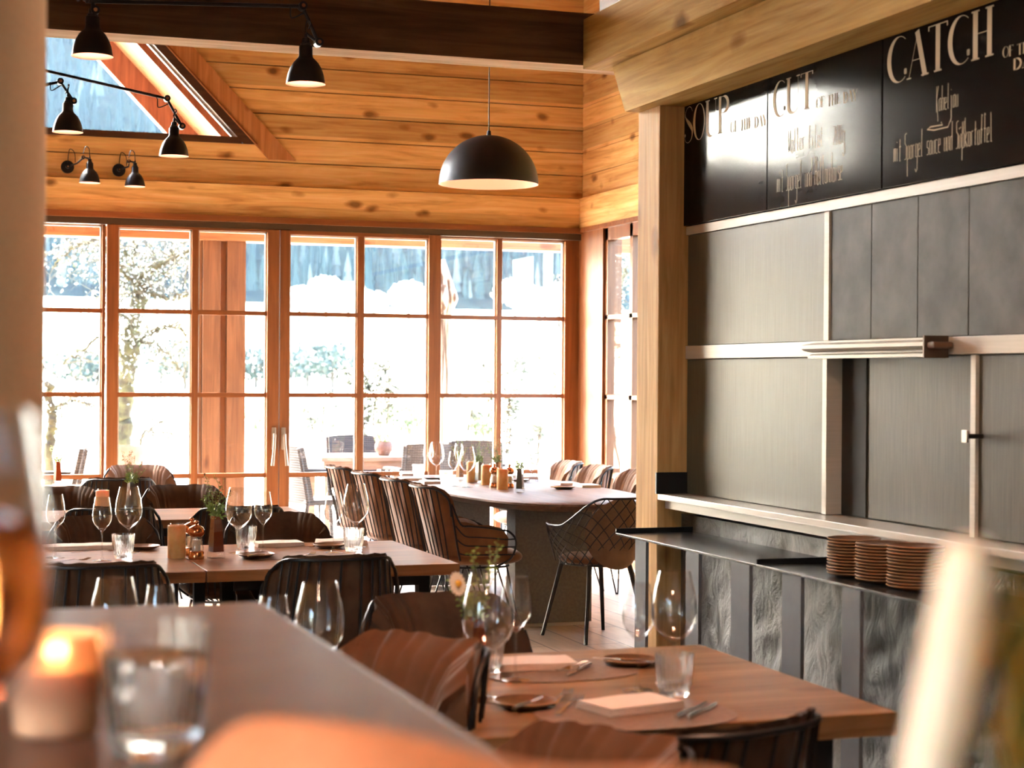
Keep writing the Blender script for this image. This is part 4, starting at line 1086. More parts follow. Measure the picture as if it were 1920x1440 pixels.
def placemat(label='m'):
    root = empty('place_mat', (0,0,0), 0, label, 'place mat', 'rounded place mats')
    bm = bmesh.new(); pts = [(.20*math.copysign(abs(math.cos(a))**.75, math.cos(a)), .155*math.copysign(abs(math.sin(a))**.75, math.sin(a)), 0) for a in [2*PI*i/40 for i in range(40)]]
    prism(bm, pts, (0,0,.002)); link('mat_sheet', bm, M_leather_mat, root); return root
P_MT = Proto(placemat())
def fork(label='f'):
    root = empty('fork', (0,0,0), 0, label, 'fork', 'forks on the tables')
    bm = bmesh.new()
    sect = [(-.095,.0055,.002),(-.06,.005,.003),(0,.003,.006),(.03,.003,.008),(.045,.010,.004),(.055,.0115,.003)]
    V = [[bm.verts.new((x*s, y, z+t)) for (s, t) in ((-1,0),(1,0),(1,.0018),(-1,.0018))] for (y, x, z) in sect]
    for A, B in zip(V, V[1:]):
        for i in range(4): bm.faces.new((A[i], A[(i+1)%4], B[(i+1)%4], B[i]))
    bm.faces.new(V[0]); bm.faces.new(V[-1][::-1]); link('handle', bm, M_chrome, root, True)
    for k in range(4):
        x = -.0095 + k*.0063; bm = bmesh.new(); tube(bm, [(x,.053,.004), (x,.075,.004), (x*.95,.098,.010)], [.0016,.0015,.0009], 5); link('tine', bm, M_chrome, root, True)
    return root
P_FO = Proto(fork())
def knife(label='k'):
    root = empty('knife', (0,0,0), 0, label, 'knife', 'knives on the tables')
    bm = bmesh.new(); prism(bm, [(-.002,.0,.004),(.007,.01,.004),(.009,.05,.004),(.006,.09,.004),(-.002,.108,.004)], (0,0,.0014)); link('blade', bm, M_chrome, root)
    bm = bmesh.new(); tube(bm, [(0,-.095,.0055),(0,-.06,.006),(0,0,.005),(.001,.015,.0048)], [.005,.0058,.004,.003], 8); link('handle', bm, M_chrome, root, True)
    return root
P_KN = Proto(knife())
def deg(o, rz): o.rotation_euler = (0,0,R(rz)); return o
# front right table, two covers
def put(P, px, py, rz, label, dz=0, sc=None, z=ZT):
    q = onZ(px, py, z+dz); return P.put((q.x, q.y, z+dz+.0004), R(rz), label, sc=sc)
def lay(P, p0, p1, label, dz=.003, sc=None, z=ZT):
    """cutlery lying with its handle end at p0, pointing to p1"""
    a, b = onZ(*p0, z+dz), onZ(*p1, z+dz); m = (a+b)/2; d = b-a
    return P.put((m.x, m.y, z+dz+.0004), math.atan2(-d.x, d.y), label, sc=sc)
put(P_MT, 1192, 1340, 2, 'rounded place mat under the near rose napkin and cutlery', sc=1.06)
put(P_NA, 1182, 1328, 14, 'rose napkin on the near place mat of the front right table', .003, sc=.98)
lay(P_FO, (1022,1340), (1078,1290), 'fork at the left of the near rose napkin, farther of the pair')
lay(P_FO, (1031,1352), (1100,1302), 'fork at the left of the near rose napkin, nearer of the pair')
lay(P_KN, (1262,1352), (1328,1318), 'knife at the right of the near rose napkin, nearest to the napkin')
lay(P_KN, (1285,1354), (1346,1320), 'second knife right of the near rose napkin, nearer the table corner')
put(P_PL, 985, 1326, 0, 'bread plate with butter knife at the left edge of the front table')
lay(P_KN, (958,1334), (1020,1308), 'butter knife on the bread plate at the left edge of the front table', .014, sc=.8)
put(P_MT, 1040, 1258, 4, 'rounded place mat under the far rose napkin')
put(P_NA, 1000, 1250, -6, 'rose napkin on the far place mat between glass and fork', .003)
lay(P_FO, (1108,1238), (1040,1268), 'fork at the right of the far rose napkin', .016)
lay(P_KN, (1112,1246), (1060,1272), 'knife next to the fork of the far cover', .003, sc=.9)
put(P_PL, 1182, 1247, 0, 'bread plate behind the slim wine glass on the front right table', sc=1.02)
lay(P_KN, (1205,1243), (1140,1238), 'butter knife on the bread plate behind the slim wine glass', .014, sc=.8)
# middle table covers
put(P_MT, 560, 1042, 0, 'rounded place mat right of the slim wine glass on the middle table')
put(P_NA, 520, 1023, 4, 'rose napkin to the right of the slim wine glass, middle table')
put(P_FO, 556, 1028, -75, 'fork beside the rose napkin, middle table centre')
put(P_FO, 575, 1043, -30, 'fork on the place mat in front of the rod back chair')
put(P_PL, 480, 1046, 0, 'bread plate with butter knife beneath the slim wine glass, middle table', sc=1.05)
put(P_KN, 492, 1042, -62, 'butter knife on the bread plate of the middle table', .014, sc=.75)
put(P_PL, 618, 1027, 0, 'dark bread plate behind the right end glasses, middle table', sc=1.0)
put(P_NA, 640, 1019, 0, 'rose napkin behind the right end glasses of the middle table')
put(P_PL, 268, 1030, 0, 'bread plate behind the ribbed tumbler at the left of the middle table')
put(P_NA, 180, 1028, 0, 'rose napkin behind the slim wine glass left of the big one, middle table')
put(P_NA, 116, 1030, 0, 'rose napkin beside the white column on the middle table')
put(P_FO, 178, 1036, -80, 'fork in front of the left rose napkin, middle table')
put(P_FO, 128, 1054, -60, 'fork at the near left edge of the middle table')
# oval table covers
put(P_NA, 768, 891, 80, 'napkin at the far left cover of the oval table')
put(P_NA, 770, 900, 85, 'napkin at the second cover on the left of the oval table')
put(P_NA, 808, 906, 85, 'napkin in front of the tall glasses at the left of the oval table')
put(P_PL, 812, 899, 0, 'bread plate between tumblers at the left of the oval table')
put(P_NA, 985, 897, 90, 'napkin behind the right wine glasses on the oval table')
put(P_PL, 975, 903, 0, 'bread plate behind the right blue grey vase on the oval table')
put(P_NA, 1060, 909, 88, 'pale napkin at the right side of the oval table below the sand chairs', sc=1.05)
put(P_PL, 1057, 917, 0, 'bread plate in front of the pale napkin on the right of the oval table', sc=1.1)
put(P_KN, 1052, 914, -80, 'butter knife on the bread plate at the right of the oval table', .014, sc=.8)
put(P_NA, 1100, 913, 88, 'pale napkin near the post side of the oval table')

# ------------------------------------------------------------------ foreground things on the bar table
q = onZ(288, 1412, ZBAR)
root = empty('water_tumbler', (q.x, q.y, ZBAR+.0004), 0, 'ribbed tumbler of water in the blurred foreground', 'glass')
M_rg = mat('clear ribbed glass', (1,1,1), .0, 0, .5, Transmission_Weight=1.0, IOR=1.45)
def tumb(root, k=1.0):
    o_ = [(.030,0),(.033,.003),(.0335,.010),(.0345,.016),(.040,.055),(.0445,.102)]; i_ = [(.0428,.102),(.038,.055),(.0325,.020),(0,.016)]
    lathe_obj('glass_wall', [[(0,.001)]+o_+i_], M_rg, root, 96, rib=.045, rn=24, rz0=.011, rz1=.09)
    lathe_obj('water', [[(0,.0165),(.0322,.0205),(.0377,.055),(.0407,.078),(0,.078)]], mat('water', (1,1,1), 0, 0, .5, Transmission_Weight=1.0, IOR=1.33), root, 48)
tumb(root); root.scale = (1.03,)*3
q = onZ(118, 1372, ZBAR)
root = empty('candle_glass', (q.x-.006, q.y, ZBAR+.0004), 0, 'peach glowing candle holder between wine glass and water tumbler', 'candle')
lathe_obj('holder', [[(0,0),(.034,0),(.037,.004),(.038,.03),(.038,.085),(.036,.085),(.0355,.03),(0,.028)]], mat('frosted peach glass', (.95,.62,.42), .5, 0, .5, Transmission_Weight=.55, IOR=1.2), root, 36)
lathe_obj('wax', [[(0,.029),(.033,.029),(.033,.055),(0,.056)]], mat('warm wax', (.92,.72,.5), .5, Subsurface_Weight=.3), root, 24)
M_flame = bpy.data.materials.new('flame'); M_flame.use_nodes = True; nt_ = M_flame.node_tree; nt_.nodes.clear()
em = nt_.nodes.new('ShaderNodeEmission'); em.inputs[0].default_value = (1,.55,.2,1); em.inputs[1].default_value = 2.5
oo = nt_.nodes.new('ShaderNodeOutputMaterial'); nt_.links.new(em.outputs[0], oo.inputs[0])
lathe_obj('flame', [[(0,.058),(.004,.063),(.0035,.069),(0,.08)]], M_flame, root, 12)
ld = bpy.data.lights.new('candle_light', 'POINT'); ld.energy = .045; ld.color = (1,.55,.25); ld.shadow_soft_size = .01
lo_ = bpy.data.objects.new('candle_light', ld); COL.objects.link(lo_); lo_.location = (0,0,.07); lo_.parent = root
# spritz glass at the left edge
q = onY(-98, 1310, .90)
root = empty('spritz_glass', (q.x, q.y, ZBAR), 0, 'wine glass of orange drink at the left edge, very blurred', 'glass')
zb_ = .142
pr = [(.005, zb_-.002),(.028, zb_+.010),(.044, zb_+.030),(.050, zb_+.052),(.049, zb_+.08),(.044, zb_+.11),(.038, zb_+.150)]
lathe_obj('bowl', [[(0, zb_-.003)]+pr+[(x-.0013, z) for x, z in pr[::-1]]], M_glass, root, 40)
lathe_obj('stem', [[(0,.003),(.012,.006),(.0045,.018),(.0035,.05),(.0045,zb_)],[(0,0),(.036,.0005),(.036,.002),(.01,.006),(0,.007)]], M_glass, root, 24)
lathe_obj('orange_drink', [[(0, zb_+.002),(.0262, zb_+.012),(.0422, zb_+.031),(.0482, zb_+.052),(.0472, zb_+.08),(.0445, zb_+.098),(0, zb_+.098)]],
    mat('orange spritz', (1,.42,.10), .02, 0, .5, Transmission_Weight=.95, IOR=1.33), root, 40)
# big folded napkin close to the lens, tented on the bar table
bm = bmesh.new()
rid = [(330,1452),(400,1392),(455,1345),(510,1322),(560,1322),(640,1334),(750,1350),(860,1372),(1000,1392),(1150,1412),(1300,1436),(1395,1455)]
top = [onY(px, py, .86) for px, py in rid]
F_, B_ = [], []
n = len(top)
ys = [(.86, 0), (.82, -.004), (.74, -.03), (.62, -.07)]
rows = []
for k, (yy, dz) in enumerate(ys):
    rows.append([Vector((min(p.x, .432+.0), yy + .03*math.sin(i*.7), max(ZBAR+.004, p.z+dz+.004*math.sin(i*1.3+k)))) for i, p in enumerate(top)])
rows.insert(0, [Vector((p.x, .885, ZBAR+.003)) for p in rows[0]])
V = [[bm.verts.new(p) for p in r_] for r_ in rows]
for i in range(len(V)-1):
    for j in range(n-1): bm.faces.new((V[i][j], V[i][j+1], V[i+1][j+1], V[i+1][j]))
o = link('napkin', bm, M_napkin_o, smooth=True); md = o.modifiers.new('thick', 'SOLIDIFY'); md.thickness = .003; md = o.modifiers.new('sub', 'SUBSURF'); md.levels = md.render_levels = 2
tag(o, 'large apricot napkin tented in the very near foreground', 'napkin')
# cream flower and greenery at the right, close to the lens
q = onY(1770, 1440, .58)
root = empty('flower_vase', (q.x, .58, ZBAR), 0, 'cream blossom stalk with yellow green leaves, blurred at the right edge', 'flowers')
bm = bmesh.new()
cl = [onY(px, py, .58) - Vector((q.x, .58, ZBAR)) for px, py in ((1715,1560),(1742,1440),(1772,1300),(1797,1160),(1812,1060),(1810,1015))]
tube(bm, smoothpts(cl, 5), [.0105]*5+[.0115]*5+[.0115]*5+[.011]*5+[.0102,.010,.0095,.0085,.007]+[.004], 14)
link('cream_spathe', bm, noisy('cream petal', (.86,.82,.68), (.90,.88,.78), 30, .5, Subsurface_Weight=.2, bmp=0), root, True)
bm = bmesh.new(); b2 = bmesh.new(); rg = random.Random(3)
for k in range(26):
    a = onY(rg.uniform(1870, 1980), rg.uniform(1180, 1500), .58 + rg.uniform(-.03,.05)) - Vector((q.x, .58, ZBAR))
    d = Vector((rg.uniform(-.4,.5), rg.uniform(-.5,.5), 1)).normalized(); s_ = rg.uniform(.02,.04); u = d.orthogonal().normalized()*s_*.3
    prism(bm if k % 3 else b2, [a-d*s_, a+u, a+d*s_, a-u], Vector((0,.001,0)))
link('leaves', bm, noisy('yellow green leaf', (.24,.25,.04), (.36,.34,.07), 20, .6, bmp=0), root); link('yellow_buds', b2, noisy('ochre bud', (.42,.24,.03), (.52,.32,.05), 20, .6, bmp=0), root)
bm = bmesh.new(); lathe(bm, [(0,0),(.03,0),(.034,.004),(.03,.04),(.024,.06),(.022,.06),(.027,.04),(.03,.008),(0,.006)], 28, c=(.03,0,.0004)); link('vase_body', bm, mat('dark ceramic', (.03,.028,.025), .4), root, True)

# ================================================================== LAMPS
def shade_profile(s=1.0):
    o_ = [(.020,.142),(.0245,.139),(.025,.105),(.0275,.097),(.036,.089),(.047,.077),(.058,.058),(.0665,.034),(.0705,.012),(.0715,.004),(.073,0)]
    i_ = [(.0710,.001),(.069,.012),(.065,.034),(.056,.058),(.045,.076),(.030,.088),(0,.090)]
    return o_, i_
def lamp_head(root, c, warm=True, k=1.0):
    c = Vector(c); bm = bmesh.new(); o_, i_ = shade_profile()
    lathe(bm, [(0,.142)] + o_, 36, c=(0,0,0)); bmesh.ops.recalc_face_normals(bm, faces=bm.faces)
    s = link('lamp_shade', bm, M_blackm, root, 60, loc=c); s.scale = (k,)*3
    bm = bmesh.new(); lathe(bm, [o_[-1]] + i_, 36); link('shade_lining', bm, M_shade_in, s, 60)
    bm = bmesh.new(); lathe(bm, [(0,.188),(.005,.186),(.006,.170),(.013,.168),(.014,.152),(.019,.149),(.019,.140),(0,.140)], 20); link('socket_cap', bm, M_black, s, 50)
    bm = bmesh.new(); bmesh.ops.create_uvsphere(bm, u_segments=14, v_segments=10, radius=.024, matrix=Matrix.Translation((0,0,.048)))
    e = bpy.data.materials.get('warm bulb')
    if not e:
        e = bpy.data.materials.new('warm bulb'); e.use_nodes = True; t = e.node_tree; t.nodes.clear(); a = t.nodes.new('ShaderNodeEmission'); a.inputs[0].default_value = (1,.66,.48,1); a.inputs[1].default_value = 7
        b = t.nodes.new('ShaderNodeOutputMaterial'); t.links.new(a.outputs[0], b.inputs[0])
    link('bulb', bm, e, s, True)
    return s
def joint(root, p, r=.017, y=.02):
    bm = bmesh.new(); p = Vector(p); tube(bm, [p-Vector((0,y,0)), p+Vector((0,y,0))], r, 14); link('swivel_joint', bm, M_black, root, 40)
    bm = bmesh.new(); tube(bm, [p-Vector((0,y+.004,0)), p-Vector((0,y-.002,0))], r*.45, 10); link('joint_screw', bm, M_brass, root, 40)
def cable(root, pts, r=.003): bm = bmesh.new(); tube(bm, smoothpts(pts, 5), r, 6); link('cable', bm, M_black, root, True)
def rod_lamp(label, ylam, rim, joint2, joint1, railL, name='arm_lamp', ceil=True):
    """all arguments are points of the lamp's own plane y = ylam"""
    c = onY(rim[0], rim[1], ylam); j2 = onY(*joint2, ylam); j1 = onY(*joint1, ylam); rl = onY(*railL, ylam)
    root = empty(name, (c.x, c.y, c.z), 0, label, 'lamp', 'black arm lamps'); L0 = Vector(c)
    lamp_head(root, (0,0,0), k=1.07)
    top = Vector((0,0,.20)); j2 -= L0; j1 -= L0; rl -= L0
    bm = bmesh.new(); tube(bm, [top, j2], .006, 8); link('neck', bm, M_black, root, True)
    joint(root, j2); joint(root, j1)
    bm = bmesh.new(); tube(bm, [j2, j1], .007, 8); link('lower_arm', bm, M_black, root, True)
    bm = bmesh.new(); tube(bm, [j1, rl], .008, 8); link('long_arm', bm, M_black, root, True)
    cable(root, [top, top+Vector((.0,-.012,.045)), (j2+top)/2+Vector((-.01,-.02,.055)), j2+(j1-j2)*.35+Vector((-.02,-.01,0))])
    cable(root, [j1+(j2-j1)*.2+Vector((-.01,-.01,0)), j1+Vector((-.045,-.01,-.05)), j1+Vector((-.05,-.01,-.01)), j1+(rl-j1).normalized()*.06])
    return root, rl, L0
r_, rl, L0 = rod_lamp('black arm lamp hanging before the dark beam, right of the skylight window', 6.84, (573,158), (597,80), (567,12), (160,2))
bm = bmesh.new(); tube(bm, [rl, rl+Vector((0,0,ZC-L0.z-rl.z))], .009, 8); link('ceiling_rod', bm, M_black, r_, True)
r_, rl, L0 = rod_lamp('black arm lamp hanging before the dark beam at the upper left', 6.84, (173,106), (178,20), (168,-20), (-60,-40))
bm = bmesh.new(); tube(bm, [rl, rl+Vector((0,0,ZC-L0.z-rl.z))], .009, 8); link('ceiling_rod', bm, M_black, r_, True)
r_, rl, L0 = rod_lamp('black arm lamp on the long slanting rod in front of the slanted window', 9.40, (326,293), (341,237), (313,185), (40,122))
bm = bmesh.new(); tube(bm, [rl, rl+Vector((0,0,ZC-L0.z-rl.z))], .009, 8); link('ceiling_rod', bm, M_black, r_, True)
r_, rl, L0 = rod_lamp('black arm lamp partly covered by the white column, before the window', 9.40, (127,248), (138,190), (113,153), (60,165))
bm = bmesh.new(); tube(bm, [rl, rl+Vector((0,0,ZC-L0.z-rl.z))], .009, 8); link('ceiling_rod', bm, M_black, r_, True)
# wall lamps
for rim, disc, lab in (((168,343), (127,314), 'black wall lamp nearer the column on the plank wall'), ((253,350), (223,320), 'black wall lamp farther right on the plank wall')):
    yl = 13.02; c = onY(*rim, yl); d_ = onY(*disc, YB-.04)
    root = empty('wall_lamp', tuple(c), 0, lab, 'lamp', 'black wall lamps'); d_ = d_ - c
    lamp_head(root, (0,0,0), k=1)
    bm = bmesh.new(); tube(bm, [d_+Vector((0,-.025,0)), d_+Vector((0,.0,0))], .046, 24); link('wall_disc', bm, M_black, root, 40)
    top = Vector((0,0,.17)); bm = bmesh.new(); tube(bm, [d_+Vector((0,-.02,0)), d_+Vector((.06,-.1,.02)), top+Vector((-.04,0,.01)), top], .0065, 8); link('arm', bm, M_black, root, True)
    joint(root, tuple(top+Vector((-.045,.0,.008))), .013); joint(root, tuple(d_+Vector((.0,-.035,0))), .014)
    cable(root, [top+Vector((0,0,.01)), top+Vector((-.005,0,.07)), top+Vector((-.03,0,.085)), top+Vector((-.045,0,.03))])
    cable(root, [d_+Vector((0,-.02,.02)), d_+Vector((.01,-.05,.12)), d_+Vector((.045,-.05,.10)), d_+Vector((.05,-.06,.03))])
    root.scale = (1.02,)*3
# dome pendant
yp = 10.65; c = onY(916, 346, yp); rr = (onY(1005,346,yp).x - onY(827,346,yp).x)/2
root = empty('dome_pendant', tuple(c), 0, 'large black dome pendant with pink lining above the oval table', 'lamp')
bm = bmesh.new(); pr = [(rr*math.sin(R(a))**.98 if a else 0, rr*.98*math.cos(R(a))) for a in range(0, 91, 5)]
pr[0] = (0, pr[0][1]); lathe(bm, pr, 64); bmesh.ops.recalc_face_normals(bm, faces=bm.faces); link('dome_shade', bm, M_blackm, root, True)
bm = bmesh.new(); lathe(bm, [(rr, 0)]+[((rr-.004)*math.sin(R(a)), (rr*.98-.004)*math.cos(R(a))) for a in range(90, 0, -5)]+[(0, rr*.98-.004)], 64); link('shade_lining', bm, M_shade_in, root, True)
bm = bmesh.new(); tube(bm, [(0,0,rr*.97), (0,0,ZC-c.z)], .004, 8); link('cable', bm, M_black, root, True)
bm = bmesh.new(); lathe(bm, [(0,rr*.98+.03),(.012,rr*.98+.03),(.016,rr*.96),(0,rr*.96)], 16); link('cable_cap', bm, M_black, root, True)
bm = bmesh.new(); bmesh.ops.create_uvsphere(bm, u_segments=16, v_segments=12, radius=.05, matrix=Matrix.Translation((0,0,rr*.5))); link('bulb', bm, bpy.data.materials['warm bulb'], root, True)

# ================================================================== OUTSIDE
ZG = -.08
M_deck = wood('weathered deck boards', (.40,.33,.28), (.50,.43,.37), (.58,.51,.45), 0, .6, 0, .14, board_axis=1)
bm = BX(-14, YB+.12, ZG-.1, 16, 19.0, ZG); struct('terrace', bm, M_deck)
bm = BX(XL, YB-.05, ZG, XR+.1, YB+.16, .02); struct('trim_12', bm, M_frame_h)
def terr(x, y):
    T_ = [(18.9,-.09),(40,-.1),(60,.0),(90,.5),(130,3.0),(204,9),(208,10),(260,40),(420,125),(640,260)]
    z = T_[-1][1]
    for (a, za), (b, zb) in zip(T_, T_[1:]):
        if a <= y <= b: z = za + (zb-za)*(y-a)/(b-a); break
    if y < 18.9: z = -.09
    if y > 45: z += min(1, (y-45)/60)*(.6*math.sin(x*.05+1) + .012*max(0, x-20)*min(1, (y-60)/80 if y > 60 else 0))
    if y > 208: k = min(1, max(0, (x/y+.22)/.2)); k = k*k*(3-2*k); z = 9+(z-9)*(.12+.88*k)
    return z
bm = bmesh.new()
ys = [19,26,34,45,60,75,90,110,130,160,190,200,205,207]
def gf(u, v):
    y = ys[0] + (ys[-1]-ys[0])*v**1.6; x = -60 + (220)*u; x = x*(.3+.7*v)
    return Vector((x, y, terr(x, y)))
grid(bm, gf, 40, 40); struct('ground', bm, noisy('sunlit pale meadow', (.66,.68,.56), (.76,.77,.66), .6, .9, bmp=0), smooth=True)
bm = bmesh.new()
def mf(u, v):
    y = 206 + 440*v; x = -250 + 800*u
    return Vector((x, y, terr(x, y) + 8*math.sin(x*.02)*v))
grid(bm, mf, 40, 20); struct('mountain_slope', bm, noisy('wooded slope ground', (.006,.011,.012), (.010,.017,.017), .3, 1, spec=0, bmp=0), smooth=True)
# spruce forest on the slope: far too many stems to count
rg = random.Random(11); bm = bmesh.new(); bl = bmesh.new()
for i in range(7000):
    y = 209 + 340*rg.random()**1.5; x = y*rg.uniform(-.05, .62); z = terr(x, y) - .5
    h = rg.uniform(3.6, 7.0)*(y/230)**.6; r = h*rg.uniform(.11, .16); mi_ = 1 if rg.random() < .17 else 0; B = bm
    seg_ = 5; ph = rg.uniform(0, 6)
    for (za, ra, zb2) in ((.06, 1, .55), (.32, .78, .8), (.6, .5, 1.0)):
        base = [B.verts.new((x+r*ra*math.cos(ph+2*PI*k/seg_), y+r*ra*math.sin(ph+2*PI*k/seg_), z+h*za)) for k in range(seg_)]
        tp = B.verts.new((x, y, z+h*zb2))
        for k in range(seg_): B.faces.new((base[k], base[(k+1) % seg_], tp)).material_index = mi_
M_spr = mat('spruce needles', (.018,.033,.034), 1, spec=0); M_spr2 = mat('pale larch needles', (.065,.08,.075), 1, spec=0)
bl.free(); o = link('spruce_forest', bm, [M_spr, M_spr2]); tag(o, 'hazy blue spruce forest covering the mountain slope', 'forest'); o['kind'] = 'stuff'
# meadow-edge trees
def leaves_cloud(bm, c, rx, rz, n, s, rg, flat=.5):
    for _ in range(n):
        while True:
            p = Vector((rg.uniform(-1,1), rg.uniform(-1,1), rg.uniform(-1,1)))
            if .3 < p.length < 1: break
        p = Vector((c[0]+p.x*rx, c[1]+p.y*rx, c[2]+p.z*rz)); d = Vector((rg.gauss(0,1), rg.gauss(0,1), rg.gauss(0,1))).normalized(); u = d.orthogonal().normalized()
        k = s*rg.uniform(.6, 1.3)
        bm.faces.new([bm.verts.new(v) for v in (p-d*k, p+u*k*flat, p+d*k, p-u*k*flat)])
def tree(name, label, cat, px, pyb, Y, h, rx, m, group, seed, trunk=.25, leaf=.25, n=700, mt=None):
    b = onY(px, pyb, Y); z = b.z; rg = random.Random(seed)
    root = empty(name, (b.x, b.y, z), 0, label, cat, group)
    bm = bmesh.new()
    tube(bm, [(0,0,-1.2),(0.02*h,0,h*.3),(0,0,h*.62)], [trunk, trunk*.7, trunk*.3], 7)
    for k in range(9):
        a = rg.uniform(0, 2*PI); s_ = h*rg.uniform(.2,.5); e = Vector((math.cos(a)*rx*.75, math.sin(a)*rx*.75, s_+h*.35))
        tube(bm, [(0,0,s_), e*.5+Vector((0,0,s_*.55)), e], [trunk*.35, trunk*.2, trunk*.06], 5)
    link('trunk', bm, mt or mat('grey bark', (.07,.06,.05), .9), root, True)
    bm = bmesh.new(); leaves_cloud(bm, (0,0,h*.66), rx, h*.38, n, leaf, rg, .8); link('crown', bm, m, root)
    return root
M_bloss = noisy('white blossom', (.70,.72,.66), (.82,.83,.78), 3, .8, bmp=0)
M_bush = noisy('spring bush leaves', (.07,.095,.04), (.12,.15,.07), 2, .8, bmp=0); M_bushd = noisy('dark evergreen bush', (.03,.045,.04), (.05,.068,.055), 2, .9, bmp=0)
M_bushp = noisy('pale budding bush', (.14,.16,.09), (.26,.28,.18), 2, .8, bmp=0)
spots = [(560,585,'leftmost'),(610,580,'second from the left'),(652,585,'third from the left'),(700,588,'fourth from the left'),(765,590,'to the left of the closed parasol'),(965,578,'right of the closed parasol'),(1010,582,'below the last pane of the big window'),(1048,592,'rightmost')]
for i, (px, py, lab) in enumerate(spots):
    tree('blossom_tree', 'pale round tree on the meadow slope, '+lab, 'tree', px, py+14, (170,182,174,186,178,171,183,176)[i], rx=1.7+.3*(i%3), h=3.1+.5*((i*2)%3), m=M_bloss, group='pale trees on the meadow slope', seed=i, leaf=.30, n=650)
for i, (px, py, Y, h, rx, m, lab) in enumerate(((575,738,88,2.6,2.0,M_bushd,'dark evergreen bush in the pane right of the door handles'), (622,735,86,2.3,1.9,M_bushd,'dark evergreen bush just left of the slim muntin'),
    (545,738,90,2.5,1.8,M_bushd,'dark evergreen bush touching the door stile'), (300,736,92,2.9,2.3,M_bushd,'dark bush behind the gnarled tree'), (345,738,90,2.5,1.9,M_bushd,'dark bush between gnarled tree and timber posts'),
    (478,740,90,2.4,1.4,M_bushd,'dark bush right of the timber posts'), (140,742,88,2.3,2.2,M_bushd,'dark bush left of the gnarled tree'), (180,742,90,2.1,1.6,M_bushd,'dark bush touching the left window stile'))):
    tree('hedge_bush', lab, 'bush', px, py, (88,80,96,90,83,86,92,84)[i], h, rx*.8, m, 'dark bushes across the meadow', 20+i, trunk=.12, leaf=.12, n=650)
for i, (px, py, Y, h, rx, m, lab) in enumerate(((575,822,40,.75,.55,M_bushp,'pale bush low behind the wicker chairs, left'), (625,822,41,.85,.6,M_bush,'green bush low behind the wicker chairs'),
    (330,822,42,.95,.8,M_bushp,'pale budding bush right of the gnarled tree'), (285,824,36,.9,.6,M_bushp,'pale budding bush just right of the gnarled trunk'), (150,822,42,.9,.9,M_bushp,'pale budding bush at the left of the meadow'),
    (480,822,41,.8,.4,M_bush,'small green bush right of the timber posts'), (765,835,30,.75,.42,M_bush,'green bush behind the wicker chair at the door stile'), (712,820,38,.8,.45,M_bushp,'pale bush behind the heather pot'),
    (905,838,28,.6,.35,M_bush,'green bush behind the grey wicker chair'), (1010,835,30,.6,.3,M_bushp,'small pale bush in the last pane of the big window'))):
    tree('meadow_bush', lab, 'bush', px, py, Y, h, rx, m, 'low bushes along the meadow', 40+i, trunk=.03, leaf=.035, n=620)
# gnarled mossy fruit tree
M_bark = noisy('mossy bark', (.03,.021,.012), (.085,.078,.03), 9, .9, bmp=.8, bd=.03, detail=8)
def px_tree(name, label, Y, limbs, seed, tw=10, blossoms=900, bsz=.02, cat='tree'):
    rg = random.Random(seed); s_ = Y/FPX; base = onY(limbs[0][0][0][0], limbs[0][0][0][1], Y); base.z = ZG if Y < 19 else terr(base.x, Y)
    root = empty(name, tuple(base), 0, label, cat); bm = bmesh.new(); tb = bmesh.new(); bb = bmesh.new()
    for pts, w0, w1 in limbs:
        dy = 0; P = []
        off = rg.uniform(-.5, .5) if pts is not limbs[0][0] else 0
        for k, (x, y) in enumerate(pts): P.append(onY(x, y, Y + off*k/len(pts)) - base)
        if pts is limbs[0][0]: P[0].z = -.1
        P = smoothpts(P, 6); n = len(P)
        P = [p + Vector((rg.gauss(0,.012), rg.gauss(0,.02), rg.gauss(0,.012))) for p in P]
        tube(bm, P, [(w0+(w1-w0)*i/(n-1))*s_*.5*rg.uniform(.88,1.15) for i in range(n)], 9)
        for i in range(2 if pts is not limbs[0][0] else n//2, n, 1):
            for _ in range(2 if tw > 5 else 1):
                if rg.random() > .8: continue
                d = Vector((rg.gauss(0,1), rg.gauss(0,.6), rg.gauss(.15,.8))).normalized(); L_ = rg.uniform(.25, .9)*tw/10
                q = [P[i]]
                for k in range(5):
                    d = (d + Vector((rg.gauss(0,.3), rg.gauss(0,.3), rg.gauss(-.03,.3)))).normalized(); q.append(q[-1]+d*L_/5)
                    for _b in range(2):
                        if rg.random() < .9:
                            c_ = q[-1] + Vector((rg.gauss(0,.04), rg.gauss(0,.04), rg.gauss(0,.04))); e = Vector((rg.gauss(0,1), rg.gauss(0,1), rg.gauss(0,1))).normalized(); u = e.orthogonal().normalized(); z_ = bsz*rg.uniform(.6,1.5)
                            bb.faces.new([bb.verts.new(v) for v in (c_-e*z_, c_+u*z_*.7, c_+e*z_, c_-u*z_*.7)])
                            if rg.random() < .45: 
                                f_ = q[-1]+d.orthogonal().normalized()*rg.uniform(.06,.2); tube(tb, [q[-1], f_], [.003,.0015], 4, caps=False)
                tube(tb, q, [.008,.006,.005,.004,.003,.0018], 4, caps=False)
    link('trunk', bm, M_bark, root, True); o = link('twigs', tb, mat('pale twigs', (.07,.058,.035), .9), root); o['kind'] = 'stuff'
    o = link('blossoms', bb, M_bloss2, root); o['kind'] = 'stuff'
    return root
M_bloss2 = noisy('young blossom and leaf', (.10,.13,.04), (.80,.80,.70), 14, .8, bmp=0)
